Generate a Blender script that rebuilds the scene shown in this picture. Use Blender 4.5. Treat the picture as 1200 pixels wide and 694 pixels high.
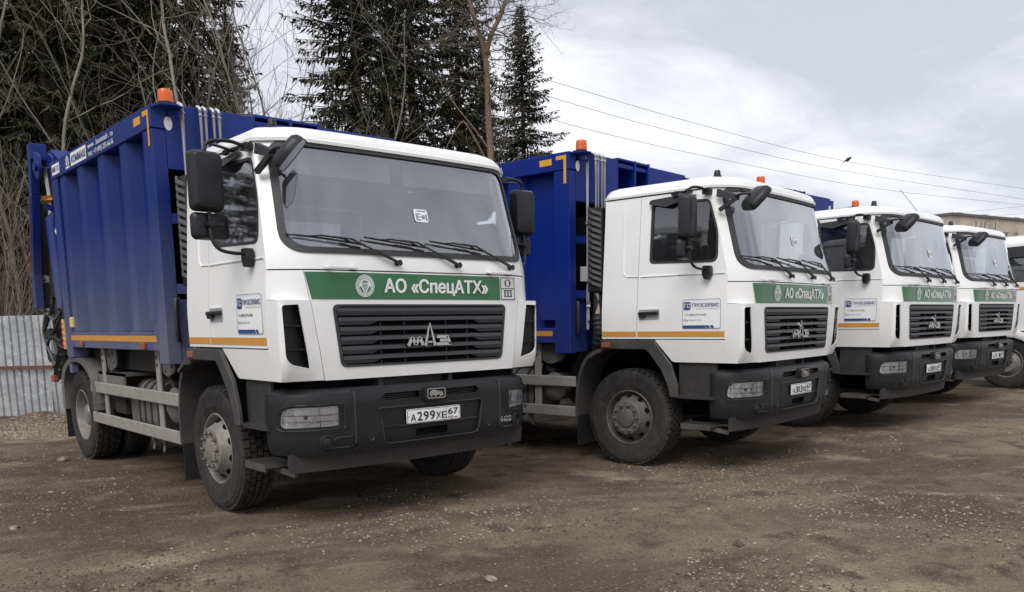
import bpy, bmesh, math, random
from mathutils import Vector, Matrix, noise
from mathutils.geometry import delaunay_2d_cdt
R = math.radians
random.seed(7)
S = bpy.context.scene
C = S.collection
for o in list(bpy.data.objects):
    bpy.data.objects.remove(o)

# ------------------------------------------------------------------ camera
cd = bpy.data.cameras.new('camera')
cam = bpy.data.objects.new('camera', cd)
C.objects.link(cam)
cd.sensor_width = 36.0
cd.lens = 967.8 / 1200 * 36
cd.shift_y = 168.8 / 1200
cd.clip_start = 0.1
cd.clip_end = 3000
cam.matrix_world = (Matrix.Translation((0, 0, 1.53)) @ Matrix.Rotation(R(90 - 8.22), 4, 'X')
                    @ Matrix.Rotation(R(-0.97), 4, 'Z'))
S.camera = cam
S.render.resolution_x, S.render.resolution_y = 1024, 592

# ------------------------------------------------------------------ sky and sun
SUN_EL, SUN_AZ = 48.0, 200.0          # azimuth clockwise from +Y: behind the camera, a little to the left
w = bpy.data.worlds.new('World')
S.world = w
w.use_nodes = True
nt = w.node_tree
nt.nodes.clear()
N = nt.nodes.new
L = nt.links.new
wo = N('ShaderNodeOutputWorld')
bg1 = N('ShaderNodeBackground'); bg2 = N('ShaderNodeBackground'); mx = N('ShaderNodeMixShader')
sky = N('ShaderNodeTexSky')
sky.sky_type = 'NISHITA'
sky.sun_disc = False
sky.sun_elevation = R(SUN_EL)
sky.sun_rotation = R(SUN_AZ)
L(sky.outputs[0], bg1.inputs[0]); bg1.inputs[1].default_value = 0.10
tc = N('ShaderNodeTexCoord'); sep = N('ShaderNodeSeparateXYZ')
L(tc.outputs['Generated'], sep.inputs[0])
mz = N('ShaderNodeMath'); mz.operation = 'ABSOLUTE'; L(sep.outputs[2], mz.inputs[0])
ad = N('ShaderNodeMath'); ad.operation = 'ADD'; L(mz.outputs[0], ad.inputs[0]); ad.inputs[1].default_value = 0.28
dx = N('ShaderNodeMath'); dx.operation = 'DIVIDE'; L(sep.outputs[0], dx.inputs[0]); L(ad.outputs[0], dx.inputs[1])
dy = N('ShaderNodeMath'); dy.operation = 'DIVIDE'; L(sep.outputs[1], dy.inputs[0]); L(ad.outputs[0], dy.inputs[1])
cmb = N('ShaderNodeCombineXYZ'); L(dx.outputs[0], cmb.inputs[0]); L(dy.outputs[0], cmb.inputs[1])
mp = N('ShaderNodeMapping'); L(cmb.outputs[0], mp.inputs[0]); mp.inputs['Scale'].default_value = (1.0, 1.3, 1)
mp.inputs['Location'].default_value = (3.3, 1.2, 0.4)
nz = N('ShaderNodeTexNoise'); L(mp.outputs[0], nz.inputs['Vector'])
nz.inputs['Scale'].default_value = 1.7; nz.inputs['Detail'].default_value = 9; nz.inputs['Roughness'].default_value = 0.57
nz.inputs['Distortion'].default_value = 0.35
cr = N('ShaderNodeValToRGB'); L(nz.outputs[0], cr.inputs[0])
cr.color_ramp.elements[0].position = 0.38; cr.color_ramp.elements[0].color = (0.53, 0.545, 0.61, 1)
cr.color_ramp.elements[1].position = 0.64; cr.color_ramp.elements[1].color = (0.86, 0.865, 0.89, 1)
e = cr.color_ramp.elements.new(0.5); e.color = (0.68, 0.69, 0.745, 1)
L(cr.outputs[0], bg2.inputs[0]); bg2.inputs[1].default_value = 0.90
mx.inputs[0].default_value = 0.93
L(bg1.outputs[0], mx.inputs[1]); L(bg2.outputs[0], mx.inputs[2]); L(mx.outputs[0], wo.inputs[0])

sl = bpy.data.lights.new('sun', 'SUN')
sl.energy = 1.5
sl.angle = R(35)
sl.color = (1.0, 0.975, 0.94)
so = bpy.data.objects.new('sun', sl)
C.objects.link(so)
az = R(SUN_AZ)
sd = Vector((math.sin(az) * math.cos(R(SUN_EL)), math.cos(az) * math.cos(R(SUN_EL)), math.sin(R(SUN_EL))))
so.rotation_euler = sd.to_track_quat('Z', 'Y').to_euler()
so.location = (0, -10, 30)
S.view_settings.view_transform = 'Standard'
S.view_settings.look = 'None'
S.view_settings.exposure = 0.50
S.view_settings.gamma = 1.0
S.view_settings.use_curve_mapping = False

# ------------------------------------------------------------------ materials
MATS = {}
def mat(name, col, rough=0.5, metal=0.0, var=None, bump=None, dust=None, spec=0.5, trans=0.0, coat=0.0):
    """var=(scale, second colour, lo, hi); bump=(scale, strength); dust=(z_top, colour, max, scale)"""
    m = bpy.data.materials.new(name)
    m.use_nodes = True
    t = m.node_tree
    b = t.nodes['Principled BSDF']
    b.inputs['Roughness'].default_value = rough
    b.inputs['Metallic'].default_value = metal
    b.inputs['Specular IOR Level'].default_value = spec
    b.inputs['Coat Weight'].default_value = coat
    b.inputs['Coat Roughness'].default_value = 0.08
    b.inputs['Transmission Weight'].default_value = trans
    rgb = t.nodes.new('ShaderNodeRGB'); rgb.outputs[0].default_value = (*col, 1)
    out = rgb.outputs[0]
    geo = t.nodes.new('ShaderNodeNewGeometry')
    def nse(scale, detail=6, rgh=0.6):
        n = t.nodes.new('ShaderNodeTexNoise')
        t.links.new(geo.outputs['Position'], n.inputs['Vector'])
        n.inputs['Scale'].default_value = scale; n.inputs['Detail'].default_value = detail
        n.inputs['Roughness'].default_value = rgh
        return n
    def mrange(sock, a, b_, c, d):
        n = t.nodes.new('ShaderNodeMapRange'); t.links.new(sock, n.inputs[0])
        for i, v in enumerate((a, b_, c, d)): n.inputs[i + 1].default_value = v
        return n.outputs[0]
    def mixc(fac, a, colr):
        n = t.nodes.new('ShaderNodeMix'); n.data_type = 'RGBA'
        t.links.new(fac, n.inputs[0]); t.links.new(a, n.inputs[6])
        if isinstance(colr, tuple): n.inputs[7].default_value = (*colr, 1)
        else: t.links.new(colr, n.inputs[7])
        return n.outputs[2]
    if var:
        vs = var if isinstance(var, list) else [var]
        for v_ in vs:
            sc, c2, lo, hi = v_[:4]; n_ = nse(sc)
            if len(v_) > 4:                      # (rotation, stretch): bands such as wheel tracks
                mm = t.nodes.new('ShaderNodeMapping'); t.links.new(geo.outputs['Position'], mm.inputs[0])
                mm.vector_type = 'TEXTURE'
                mm.inputs['Rotation'].default_value = (0, 0, v_[4]); mm.inputs['Scale'].default_value = (v_[5], 1, 1)
                t.links.new(mm.outputs[0], n_.inputs['Vector'])
            out = mixc(mrange(n_.outputs[0], lo, hi, 0, 1), out, c2)
    if dust:
        zt, dc, mxv, sc = dust[:4]; zb = dust[4] if len(dust) > 4 else 0.5
        sp = t.nodes.new('ShaderNodeSeparateXYZ'); t.links.new(geo.outputs['Position'], sp.inputs[0])
        grad = mrange(sp.outputs[2], zt, zb, 0, 1)
        # streaky noise: stretched along z
        mpn = t.nodes.new('ShaderNodeMapping'); t.links.new(geo.outputs['Position'], mpn.inputs[0])
        mpn.inputs['Scale'].default_value = (1, 1, 0.35)
        n = t.nodes.new('ShaderNodeTexNoise'); t.links.new(mpn.outputs[0], n.inputs['Vector'])
        n.inputs['Scale'].default_value = sc; n.inputs['Detail'].default_value = 7; n.inputs['Roughness'].default_value = 0.65
        nn = mrange(n.outputs[0], 0.25, 0.75, 0.35, 1.0)
        mu = t.nodes.new('ShaderNodeMath'); mu.operation = 'MULTIPLY'
        t.links.new(grad, mu.inputs[0]); t.links.new(nn, mu.inputs[1])
        mu2 = t.nodes.new('ShaderNodeMath'); mu2.operation = 'MULTIPLY'
        t.links.new(mu.outputs[0], mu2.inputs[0]); mu2.inputs[1].default_value = mxv
        out = mixc(mu2.outputs[0], out, dc)
        rg = mrange(mu2.outputs[0], 0, 0.6, rough, max(rough, 0.8))
        t.links.new(rg, b.inputs['Roughness'])
        if coat:
            t.links.new(mrange(mu2.outputs[0], 0, 0.4, coat, 0), b.inputs['Coat Weight'])
    t.links.new(out, b.inputs['Base Color'])
    if bump:
        bs = bump if isinstance(bump, list) else [bump]
        prev = None
        for sc, st in bs:
            bn = t.nodes.new('ShaderNodeBump'); bn.inputs['Strength'].default_value = st
            bn.inputs['Distance'].default_value = 0.02
            t.links.new(nse(sc).outputs[0], bn.inputs['Height'])
            if prev: t.links.new(prev, bn.inputs['Normal'])
            prev = bn.outputs[0]
        t.links.new(prev, b.inputs['Normal'])
    MATS[name] = m
    return m

DUSTC = (0.215, 0.19, 0.165)
mat('white_paint', (0.855, 0.86, 0.845), 0.32, var=(1.3, (0.80, 0.80, 0.78), 0.45, 0.75), dust=(1.75, (0.36, 0.32, 0.265), 0.42, 7), coat=0.3)
mat('white_plastic', (0.80, 0.80, 0.80), 0.4)
mat('blue_paint', (0.0020, 0.0190, 0.19), 0.45, spec=0.2, var=(0.9, (0.004, 0.020, 0.165), 0.4, 0.7), dust=(2.2, (0.15, 0.15, 0.18), 0.22, 2.6, 1.2))
mat('blue_paint_dusty', (0.0035, 0.022, 0.175), 0.45, spec=0.35, var=(0.9, (0.006, 0.025, 0.15), 0.4, 0.7), dust=(2.6, (0.195, 0.19, 0.195), 0.85, 2.6, 1.15))
mat('black_plastic', (0.011, 0.012, 0.014), 0.45, spec=0.32, var=(6, (0.015, 0.015, 0.016), 0.4, 0.7), bump=(180, 0.06), dust=(1.3, DUSTC, 0.04, 8))
mat('grille_plastic', (0.030, 0.032, 0.037), 0.45, dust=(2.2, DUSTC, 0.05, 8))
mat('fender_plastic', (0.030, 0.030, 0.032), 0.6, var=(5, (0.06, 0.057, 0.053), 0.4, 0.7), dust=(1.5, DUSTC, 0.25, 6))
mat('mirror_plastic', (0.013, 0.014, 0.017), 0.42, spec=0.4, bump=(220, 0.04))
mat('rubber_seal', (0.034, 0.035, 0.037), 0.6)
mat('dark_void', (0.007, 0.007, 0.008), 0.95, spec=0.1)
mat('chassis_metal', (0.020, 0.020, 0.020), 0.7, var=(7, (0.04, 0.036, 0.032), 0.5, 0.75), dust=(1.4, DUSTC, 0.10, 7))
mat('guard_metal', (0.30, 0.285, 0.26), 0.65, var=(9, (0.22, 0.20, 0.175), 0.45, 0.75), dust=(1.2, (0.25, 0.22, 0.19), 0.4, 6))
mat('tank_metal', (0.10, 0.10, 0.10), 0.55, dust=(1.3, DUSTC, 0.55, 5))
mat('rear_fender', (0.11, 0.108, 0.105), 0.65, var=(4, (0.16, 0.148, 0.135), 0.4, 0.7), dust=(1.4, DUSTC, 0.5, 5))
mat('tyre_rubber', (0.016, 0.0155, 0.0155), 0.8, spec=0.3, var=(14, (0.042, 0.037, 0.033), 0.42, 0.72), bump=(90, 0.12), dust=(0.9, DUSTC, 0.13, 7))
mat('rim_dark', (0.13, 0.124, 0.118), 0.55, 0.3, var=(11, (0.08, 0.072, 0.064), 0.4, 0.7), dust=(1.1, DUSTC, 0.2, 7))
mat('rim_metal', (0.30, 0.285, 0.27), 0.5, 0.35, var=(11, (0.17, 0.145, 0.12), 0.4, 0.7), dust=(1.1, DUSTC, 0.45, 7))
mat('nut_metal', (0.16, 0.15, 0.14), 0.5, 0.5)
mat('steel', (0.62, 0.62, 0.63), 0.35, 0.45)
mat('chrome', (0.72, 0.73, 0.74), 0.22, 1.0)
mat('lamp_silver', (0.93, 0.935, 0.94), 0.15, 0.6)
mat('reflector', (0.95, 0.955, 0.96), 0.2, 0.1, bump=(30, 0.5))
mat('green_film', (0.018, 0.135, 0.045), 0.30, coat=0.4)
mat('green_mark', (0.03, 0.16, 0.07), 0.4)
mat('white_film', (0.82, 0.83, 0.82), 0.4)
mat('ink_black', (0.015, 0.015, 0.016), 0.5)
mat('ink_blue', (0.03, 0.06, 0.22), 0.45)
mat('ink_grey', (0.22, 0.24, 0.30), 0.5)
mat('red_mark', (0.5, 0.03, 0.03), 0.5)
mat('orange_tape', (0.62, 0.27, 0.025), 0.45, var=(16, (0.52, 0.24, 0.05), 0.4, 0.7), dust=(2.1, (0.40, 0.30, 0.20), 0.35, 6))
mat('yellow_tape', (0.66, 0.33, 0.03), 0.45)
mat('orange_plastic', (0.80, 0.13, 0.012), 0.28, trans=0.15, coat=0.3)
mat('amber_lens', (0.27, 0.085, 0.05), 0.4)
mat('yellow_plastic', (0.62, 0.50, 0.16), 0.5)
mat('brass', (0.50, 0.36, 0.12), 0.4, 0.8)
mat('interior_grey', (0.13, 0.132, 0.137), 0.8)
mat('seat_fabric', (0.035, 0.037, 0.045), 0.9)
mat('liner_light', (0.34, 0.345, 0.35), 0.8)
mat('beige_pipe', (0.42, 0.34, 0.25), 0.6)
mat('hose_rubber', (0.018, 0.018, 0.019), 0.6)
mat('louvre_grey', (0.10, 0.10, 0.10), 0.6)
mat('rust', (0.16, 0.075, 0.05), 0.85, var=(12, (0.09, 0.05, 0.04), 0.4, 0.7))

def glass(name, tint, gl, dirt, dcol=(0.55, 0.57, 0.6)):
    m = bpy.data.materials.new(name); m.use_nodes = True
    t = m.node_tree; t.nodes.clear()
    o = t.nodes.new('ShaderNodeOutputMaterial')
    tr = t.nodes.new('ShaderNodeBsdfTransparent'); tr.inputs[0].default_value = (*tint, 1)
    g = t.nodes.new('ShaderNodeBsdfGlossy'); g.inputs['Roughness'].default_value = 0.03
    g.inputs[0].default_value = (0.95, 0.97, 1, 1)
    d = t.nodes.new('ShaderNodeBsdfDiffuse'); d.inputs[0].default_value = (*dcol, 1)
    fr = t.nodes.new('ShaderNodeFresnel'); fr.inputs[0].default_value = 1.55
    ma = t.nodes.new('ShaderNodeMath'); ma.operation = 'MULTIPLY_ADD'
    t.links.new(fr.outputs[0], ma.inputs[0]); ma.inputs[1].default_value = 1.6; ma.inputs[2].default_value = gl
    ma.use_clamp = True
    m1 = t.nodes.new('ShaderNodeMixShader'); m2 = t.nodes.new('ShaderNodeMixShader')
    geo = t.nodes.new('ShaderNodeNewGeometry')
    n = t.nodes.new('ShaderNodeTexNoise'); n.inputs['Scale'].default_value = 2.2; n.inputs['Detail'].default_value = 6
    t.links.new(geo.outputs['Position'], n.inputs['Vector'])
    mr = t.nodes.new('ShaderNodeMapRange'); t.links.new(n.outputs[0], mr.inputs[0])
    for i, v in enumerate((0.3, 0.7, dirt * 0.5, dirt * 1.4)): mr.inputs[i + 1].default_value = v
    t.links.new(mr.outputs[0], m1.inputs[0])
    t.links.new(tr.outputs[0], m1.inputs[1]); t.links.new(d.outputs[0], m1.inputs[2])
    t.links.new(ma.outputs[0], m2.inputs[0])
    t.links.new(m1.outputs[0], m2.inputs[1]); t.links.new(g.outputs[0], m2.inputs[2])
    t.links.new(m2.outputs[0], o.inputs[0])
    MATS[name] = m
glass('windscreen_glass', (0.88, 0.91, 0.91), 0.16, 0.05)
glass('side_glass', (0.42, 0.45, 0.45), 0.05, 0.04)
glass('lamp_glass', (0.93, 0.94, 0.95), 0.03, 0.02)

# ------------------------------------------------------------------ mesh builder
def frame_of(d, up=None):
    d = Vector(d).normalized()
    up = Vector(up) if up else (Vector((0, 0, 1)) if abs(d.z) < 0.95 else Vector((1, 0, 0)))
    a = d.cross(up).normalized(); b = a.cross(d).normalized()
    return d, a, b

class MB:
    def __init__(s): s.v = []; s.f = []
    def add(s, vs, fs, flip=False):
        o = len(s.v)
        s.v.extend(tuple(p) for p in vs)
        for f in fs:
            f = tuple(i + o for i in f)
            s.f.append(f[::-1] if flip else f)
        return s
    def box(s, x0, x1, y0, y1, z0, z1):
        x0, x1 = min(x0, x1), max(x0, x1); y0, y1 = min(y0, y1), max(y0, y1); z0, z1 = min(z0, z1), max(z0, z1)
        return s.add([(x0, y0, z0), (x1, y0, z0), (x1, y1, z0), (x0, y1, z0), (x0, y0, z1), (x1, y0, z1), (x1, y1, z1), (x0, y1, z1)],
                     [(3, 2, 1, 0), (4, 5, 6, 7), (0, 1, 5, 4), (1, 2, 6, 5), (2, 3, 7, 6), (3, 0, 4, 7)])
    def bar(s, p, q, wd, hg, up=None):
        p, q = Vector(p), Vector(q)
        d, a, b = frame_of(q - p, up)
        a *= wd / 2; b *= hg / 2
        vs = [p - a - b, p + a - b, p + a + b, p - a + b, q - a - b, q + a - b, q + a + b, q - a + b]
        return s.add(vs, [(0, 1, 2, 3), (7, 6, 5, 4), (0, 4, 5, 1), (1, 5, 6, 2), (2, 6, 7, 3), (3, 7, 4, 0)])
    def tube(s, pts, r, n=8, cap=True, closed=False):
        pts = [Vector(p) for p in pts]
        rs = r if isinstance(r, (list, tuple)) else [r] * len(pts)
        m = len(pts); vs = []
        prev = None
        for i, p in enumerate(pts):
            if closed: d = pts[(i + 1) % m] - pts[i - 1]
            else: d = pts[min(i + 1, m - 1)] - pts[max(i - 1, 0)]
            if d.length < 1e-9: d = Vector((0, 0, 1))
            d.normalize()
            if prev is None: _, a, b = frame_of(d)
            else:
                a = prev - d * prev.dot(d)
                if a.length < 1e-6: _, a, b = frame_of(d)
                a.normalize(); b = d.cross(a)
            prev = a
            for k in range(n):
                t = 2 * math.pi * k / n
                vs.append(p + a * (rs[i] * math.cos(t)) + b * (rs[i] * math.sin(t)))
        fs = []
        for i in range(m if closed else m - 1):
            j = (i + 1) % m
            for k in range(n):
                l = (k + 1) % n
                fs.append((i * n + k, i * n + l, j * n + l, j * n + k))
        if cap and not closed:
            fs.append(tuple(range(n - 1, -1, -1))); fs.append(tuple((m - 1) * n + k for k in range(n)))
        return s.add(vs, fs)
    def lathe(s, prof, c=(0, 0, 0), axis=(1, 0, 0), n=32, closed=False):
        """prof: (radius, along)"""
        d, a, b = frame_of(axis); c = Vector(c)
        vs = []; m = len(prof)
        for r, h in prof:
            for k in range(n):
                t = 2 * math.pi * k / n
                vs.append(c + d * h + a * (r * math.cos(t)) + b * (r * math.sin(t)))
        fs = []
        for i in range(m if closed else m - 1):
            j = (i + 1) % m
            for k in range(n):
                l = (k + 1) % n
                fs.append((i * n + k, i * n + l, j * n + l, j * n + k))
        if not closed:
            if prof[0][0] > 1e-4: fs.append(tuple(range(n - 1, -1, -1)))
            if prof[-1][0] > 1e-4: fs.append(tuple((m - 1) * n + k for k in range(n)))
        return s.add(vs, fs)
    def prism(s, poly, off):
        n = len(poly); off = Vector(off)
        vs = [Vector(p) for p in poly] + [Vector(p) + off for p in poly]
        fs = [tuple(range(n)), tuple(range(2 * n - 1, n - 1, -1))]
        fs += [(i, i + n, (i + 1) % n + n, (i + 1) % n) for i in range(n)]
        return s.add(vs, fs)
    def panel(s, outline, holes, fn, step, back=None, flip=False, extra=()):
        """triangulated sheet: 2-D outline with holes mapped to 3-D by fn(u, v); back = thickness vector"""
        loops = [outline] + list(holes)
        pts = []; edges = []
        for lp in loops:
            o = len(pts); n = len(lp)
            pts += [Vector(p) for p in lp]
            edges += [(o + i, o + (i + 1) % n) for i in range(n)]
        def inside(p, lp):
            c = False; j = len(lp) - 1
            for i in range(len(lp)):
                a, b = lp[i], lp[j]
                if (a[1] > p[1]) != (b[1] > p[1]) and p[0] < (b[0] - a[0]) * (p[1] - a[1]) / (b[1] - a[1]) + a[0]: c = not c
                j = i
            return c
        ok = lambda p: inside(p, outline) and not any(inside(p, h) for h in holes)
        if step:
            us = [p[0] for p in outline]; vs_ = [p[1] for p in outline]
            nu = max(1, int((max(us) - min(us)) / step)); nv = max(1, int((max(vs_) - min(vs_)) / step))
            allp = [p for lp in loops for p in lp]
            for i in range(1, nu):
                for j in range(1, nv):
                    p = (min(us) + (max(us) - min(us)) * i / nu, min(vs_) + (max(vs_) - min(vs_)) * j / nv)
                    if ok(p) and min((p[0] - q[0]) ** 2 + (p[1] - q[1]) ** 2 for q in allp) > (step * 0.4) ** 2: pts.append(Vector(p))
        for p in extra: pts.append(Vector(p))
        V, E_, F, *_ = delaunay_2d_cdt(pts, edges, [], 0, 1e-7)
        keep = []
        for f in F:
            cx = sum(V[i][0] for i in f) / len(f); cy = sum(V[i][1] for i in f) / len(f)
            if ok((cx, cy)): keep.append(tuple(f))
        used = sorted({i for f in keep for i in f}); ix = {a: b for b, a in enumerate(used)}
        P = [Vector(fn(V[i][0], V[i][1])) for i in used]
        keep = [tuple(ix[i] for i in f) for f in keep]
        n = len(P); vs = list(P); fs = list(keep)
        if back is not None:
            bk = back if callable(back) else (lambda p: Vector(back))
            vs += [p + bk(p) for p in P]
            fs += [tuple(i + n for i in f[::-1]) for f in keep]
            cnt = {}
            for f in keep:
                for i in range(3):
                    a, b = f[i], f[(i + 1) % 3]
                    cnt[(a, b)] = 1
            for (a, b) in list(cnt):
                if (b, a) not in cnt: fs.append((b, a, a + n, b + n))
        return s.add(vs, fs, flip)
    def mirror(s):
        m = MB(); m.v = [(-x, y, z) for x, y, z in s.v]; m.f = [f[::-1] for f in s.f]; return m
    def mesh(s, name, m, smooth=30, bevel=0.0, fix=True):
        me = bpy.data.meshes.new(name)
        me.from_pydata(s.v, [], s.f)
        if fix or bevel:
            bm = bmesh.new(); bm.from_mesh(me)
            if fix: bmesh.ops.recalc_face_normals(bm, faces=bm.faces)
            if bevel:
                ed = [e for e in bm.edges if len(e.link_faces) == 2 and e.calc_face_angle(0) > R(25)]
                bmesh.ops.bevel(bm, geom=ed, offset=bevel, segments=1, affect='EDGES', profile=0.6, clamp_overlap=True)
            bm.to_mesh(me); bm.free()
        if smooth:
            me.shade_smooth(); me.set_sharp_from_angle(angle=R(smooth))
        ms = m if isinstance(m, (list, tuple)) else [m]
        for x in ms: me.materials.append(MATS[x])
        return me
    def build(s, name, m, parent=None, smooth=30, bevel=0.0, fix=True):
        o = bpy.data.objects.new(name, s.mesh(name, m, smooth, bevel, fix))
        C.objects.link(o)
        if parent: o.parent = parent
        return o

def tag(o, label=None, cat=None, group=None, kind=None):
    if label: o['label'] = label
    if cat: o['category'] = cat
    if group: o['group'] = group
    if kind: o['kind'] = kind
    return o
def empty(name, loc=(0, 0, 0), rz=0.0):
    o = bpy.data.objects.new(name, None); o.empty_display_size = 0.2
    C.objects.link(o); o.location = loc; o.rotation_euler = (0, 0, rz)
    return o
def hold(name, parent):
    """an empty part that only groups sub-parts is never used; kept as mesh parts"""
    return parent
def copy_tree(o, parent=None, skip=()):
    c = o.copy(); C.objects.link(c)
    if parent is not None: c.parent = parent
    for ch in KIDS.get(o.name, []):
        if ch.name not in skip: copy_tree(ch, c, skip)
    return c
KIDS = {}
def index_kids():
    KIDS.clear()
    for o in C.objects:
        if o.parent: KIDS.setdefault(o.parent.name, []).append(o)

def rr(x0, x1, z0, z1, r, n=5):
    out = []
    for cx, cz, a0 in ((x1 - r, z1 - r, 0), (x0 + r, z1 - r, 90), (x0 + r, z0 + r, 180), (x1 - r, z0 + r, 270)):
        for i in range(n + 1):
            t = R(a0 + 90 * i / n); out.append((cx + r * math.cos(t), cz + r * math.sin(t)))
    return out
def rpoly(pts, r, n=4):
    """round the corners of a polygon"""
    out = []; m = len(pts)
    rs = r if isinstance(r, (list, tuple)) else [r] * m
    for i in range(m):
        p = Vector(pts[i]); a = Vector(pts[i - 1]); b = Vector(pts[(i + 1) % m])
        if rs[i] <= 0: out.append(tuple(p)); continue
        da, db = (a - p), (b - p)
        k = min(rs[i], da.length * 0.45, db.length * 0.45)
        A = p + da.normalized() * k; B = p + db.normalized() * k
        for j in range(n + 1):
            t = j / n
            out.append(tuple(A * (1 - t) ** 2 + p * 2 * t * (1 - t) + B * t ** 2))
    return out
def dens(poly, step):
    out = []
    for i in range(len(poly)):
        a = Vector(poly[i]); b = Vector(poly[(i + 1) % len(poly)])
        k = max(1, int((b - a).length / step + 0.5))
        out += [tuple(a.lerp(b, j / k)) for j in range(k)]
    return out
def lerp_tab(tab, x):
    if x <= tab[0][0]: return tab[0][1]
    for (a, b), (c, d) in zip(tab, tab[1:]):
        if x <= c: return b + (d - b) * (x - a) / (c - a)
    return tab[-1][1]
def smooth_path(pts, k=6):
    pts = [Vector(p) for p in pts]; out = []
    for i in range(len(pts) - 1):
        p0 = pts[max(i - 1, 0)]; p1 = pts[i]; p2 = pts[i + 1]; p3 = pts[min(i + 2, len(pts) - 1)]
        for j in range(k):
            t = j / k
            out.append(0.5 * ((2 * p1) + (p2 - p0) * t + (2 * p0 - 5 * p1 + 4 * p2 - p3) * t * t + (3 * p1 - p0 - 3 * p2 + p3) * t ** 3))
    out.append(pts[-1]); return out

# ------------------------------------------------------------------ flat lettering
TXT = {}
def text(s, m, parent, org, xd, zd, h, name='lettering', sx=1.0, bold=0.0, align='LEFT', width=None, depth=0.0012):
    """letters of cap height about h laid on the plane (xd, zd) at org"""
    key = (s, m, round(sx, 3), bold, align)
    if key not in TXT:
        cu = bpy.data.curves.new('t', 'FONT'); cu.body = s; cu.size = 1.0; cu.align_x = align
        cu.resolution_u = 3; cu.extrude = 0.0
        ob = bpy.data.objects.new('t', cu); C.objects.link(ob)
        dg = bpy.context.evaluated_depsgraph_get()
        me = bpy.data.meshes.new_from_object(ob.evaluated_get(dg))
        bpy.data.objects.remove(ob); bpy.data.curves.remove(cu)
        TXT[key] = ([tuple(v.co) for v in me.vertices], [tuple(p.vertices) for p in me.polygons])
        bpy.data.meshes.remove(me)
    V, F = TXT[key]
    if not V: return None
    xd, zd, org = Vector(xd).normalized(), Vector(zd).normalized(), Vector(org)
    k = h / 0.72
    kx = k * sx
    if width:
        xs = [v[0] for v in V]; kx = width / (max(xs) - min(xs))
    nrm = xd.cross(zd); b = MB()
    sh = [(0, 0)] if not bold else [(0, 0), (-bold, 0), (bold, 0), (-bold * .5, bold * .6), (bold * .5, -bold * .6), (bold * .5, bold * .6), (-bold * .5, -bold * .6)]
    for i, (ox, oz) in enumerate(sh):
        b.add([org + xd * ((v[0] + ox) * kx) + zd * ((v[1] + oz) * k) + nrm * (i * 0.00025) for v in V], F)
    return b.build(name, m, parent, smooth=0, fix=False)

# ------------------------------------------------------------------ ground
TRUCKS = [(-1.535, 7.508, 41.67, 0.012), (2.043, 9.672, 48.3, -0.031), (4.806, 12.278, 44.15, -0.002), (7.292, 15.011, 41.88, 0.020)]
def gz(x, y):
    """height of the yard: nearly level, a few centimetres of unevenness"""
    sw = 0.35; sz = 0.0
    for X, Y, a, z in TRUCKS:
        c, s = math.cos(R(a)), math.sin(R(a))
        u = c * (x - X) + s * (y - Y); v = -s * (x - X) + c * (y - Y)
        d2 = max(0, abs(u) - 1.3) ** 2 + max(0, abs(v - 1.9) - 2.6) ** 2
        k = math.exp(-d2 / 0.5) * 6
        sw += k; sz += k * z
    z = sz / sw
    free = 0.35 / sw
    n = noise.noise(Vector((x * 0.45, y * 0.45, 3.1))) * 0.03 + noise.noise(Vector((x * 1.7, y * 1.7, 7.7))) * 0.012
    return z + n * min(1, free * 1.5)
mat('yard_dirt', (0.255, 0.192, 0.132), 0.92, spec=0.15,
    var=[(0.36, (0.115, 0.089, 0.068), 0.44, 0.57), (0.7, (0.40, 0.318, 0.222), 0.55, 0.66), (1.4, (0.13, 0.10, 0.077), 0.51, 0.66, 0.45, 4.5), (3.0, (0.32, 0.255, 0.185), 0.56, 0.72, 0.30, 4.0), (2.6, (0.105, 0.081, 0.062), 0.54, 0.66),
         (28, (0.15, 0.115, 0.087), 0.58, 0.64), (46, (0.46, 0.385, 0.295), 0.61, 0.66), (75, (0.10, 0.076, 0.058), 0.58, 0.63), (105, (0.50, 0.43, 0.34), 0.64, 0.68)],
    bump=[(2.2, 0.6), (13, 0.9), (40, 0.9), (100, 0.9)])
def ground():
    b = MB()
    def sheet(xs, ys):
        o = len(b.v); nx = len(xs)
        for y in ys:
            for x in xs: b.v.append((x, y, gz(x, y) + rough_z(x, y)))
        for j in range(len(ys) - 1):
            for i in range(nx - 1):
                a = o + j * nx + i; b.f.append((a, a + 1, a + nx + 1, a + nx))
    def rough_z(x, y):
        if abs(x) > 16 or y > 26 or y < 0: return 0
        u_ = x * .90 + y * .43; v_ = -x * .43 + y * .90
        rut = max(0, noise.noise(Vector((u_ * .16, v_ * 2.2, 11)))) * -0.035
        return noise.fractal(Vector((x * 4.5, y * 4.5, 0)), 1.0, 2.1, 4) * 0.012 + rut * min(1, max(0, (9 - y + x * .75) / 2))
    def axis(lo, hi, flo, fhi, fine):
        a = []; t = flo
        while t < fhi: a.append(t); t += fine
        a.append(fhi); st = fine; t = fhi
        while t < hi: st *= 1.5; t = min(hi, t + st); a.append(t)
        st = fine; t = flo
        while t > lo: st *= 1.5; t = max(lo, t - st); a.insert(0, t)
        return a
    sheet(axis(-500, 500, -9, 15, 0.06), axis(-120, 900, 3.2, 21, 0.06))
    o = b.build('ground', 'yard_dirt', smooth=60, fix=False)
    tag(o, 'brown rutted dirt yard with small stones', None, kind='structure')
ground()

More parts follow.
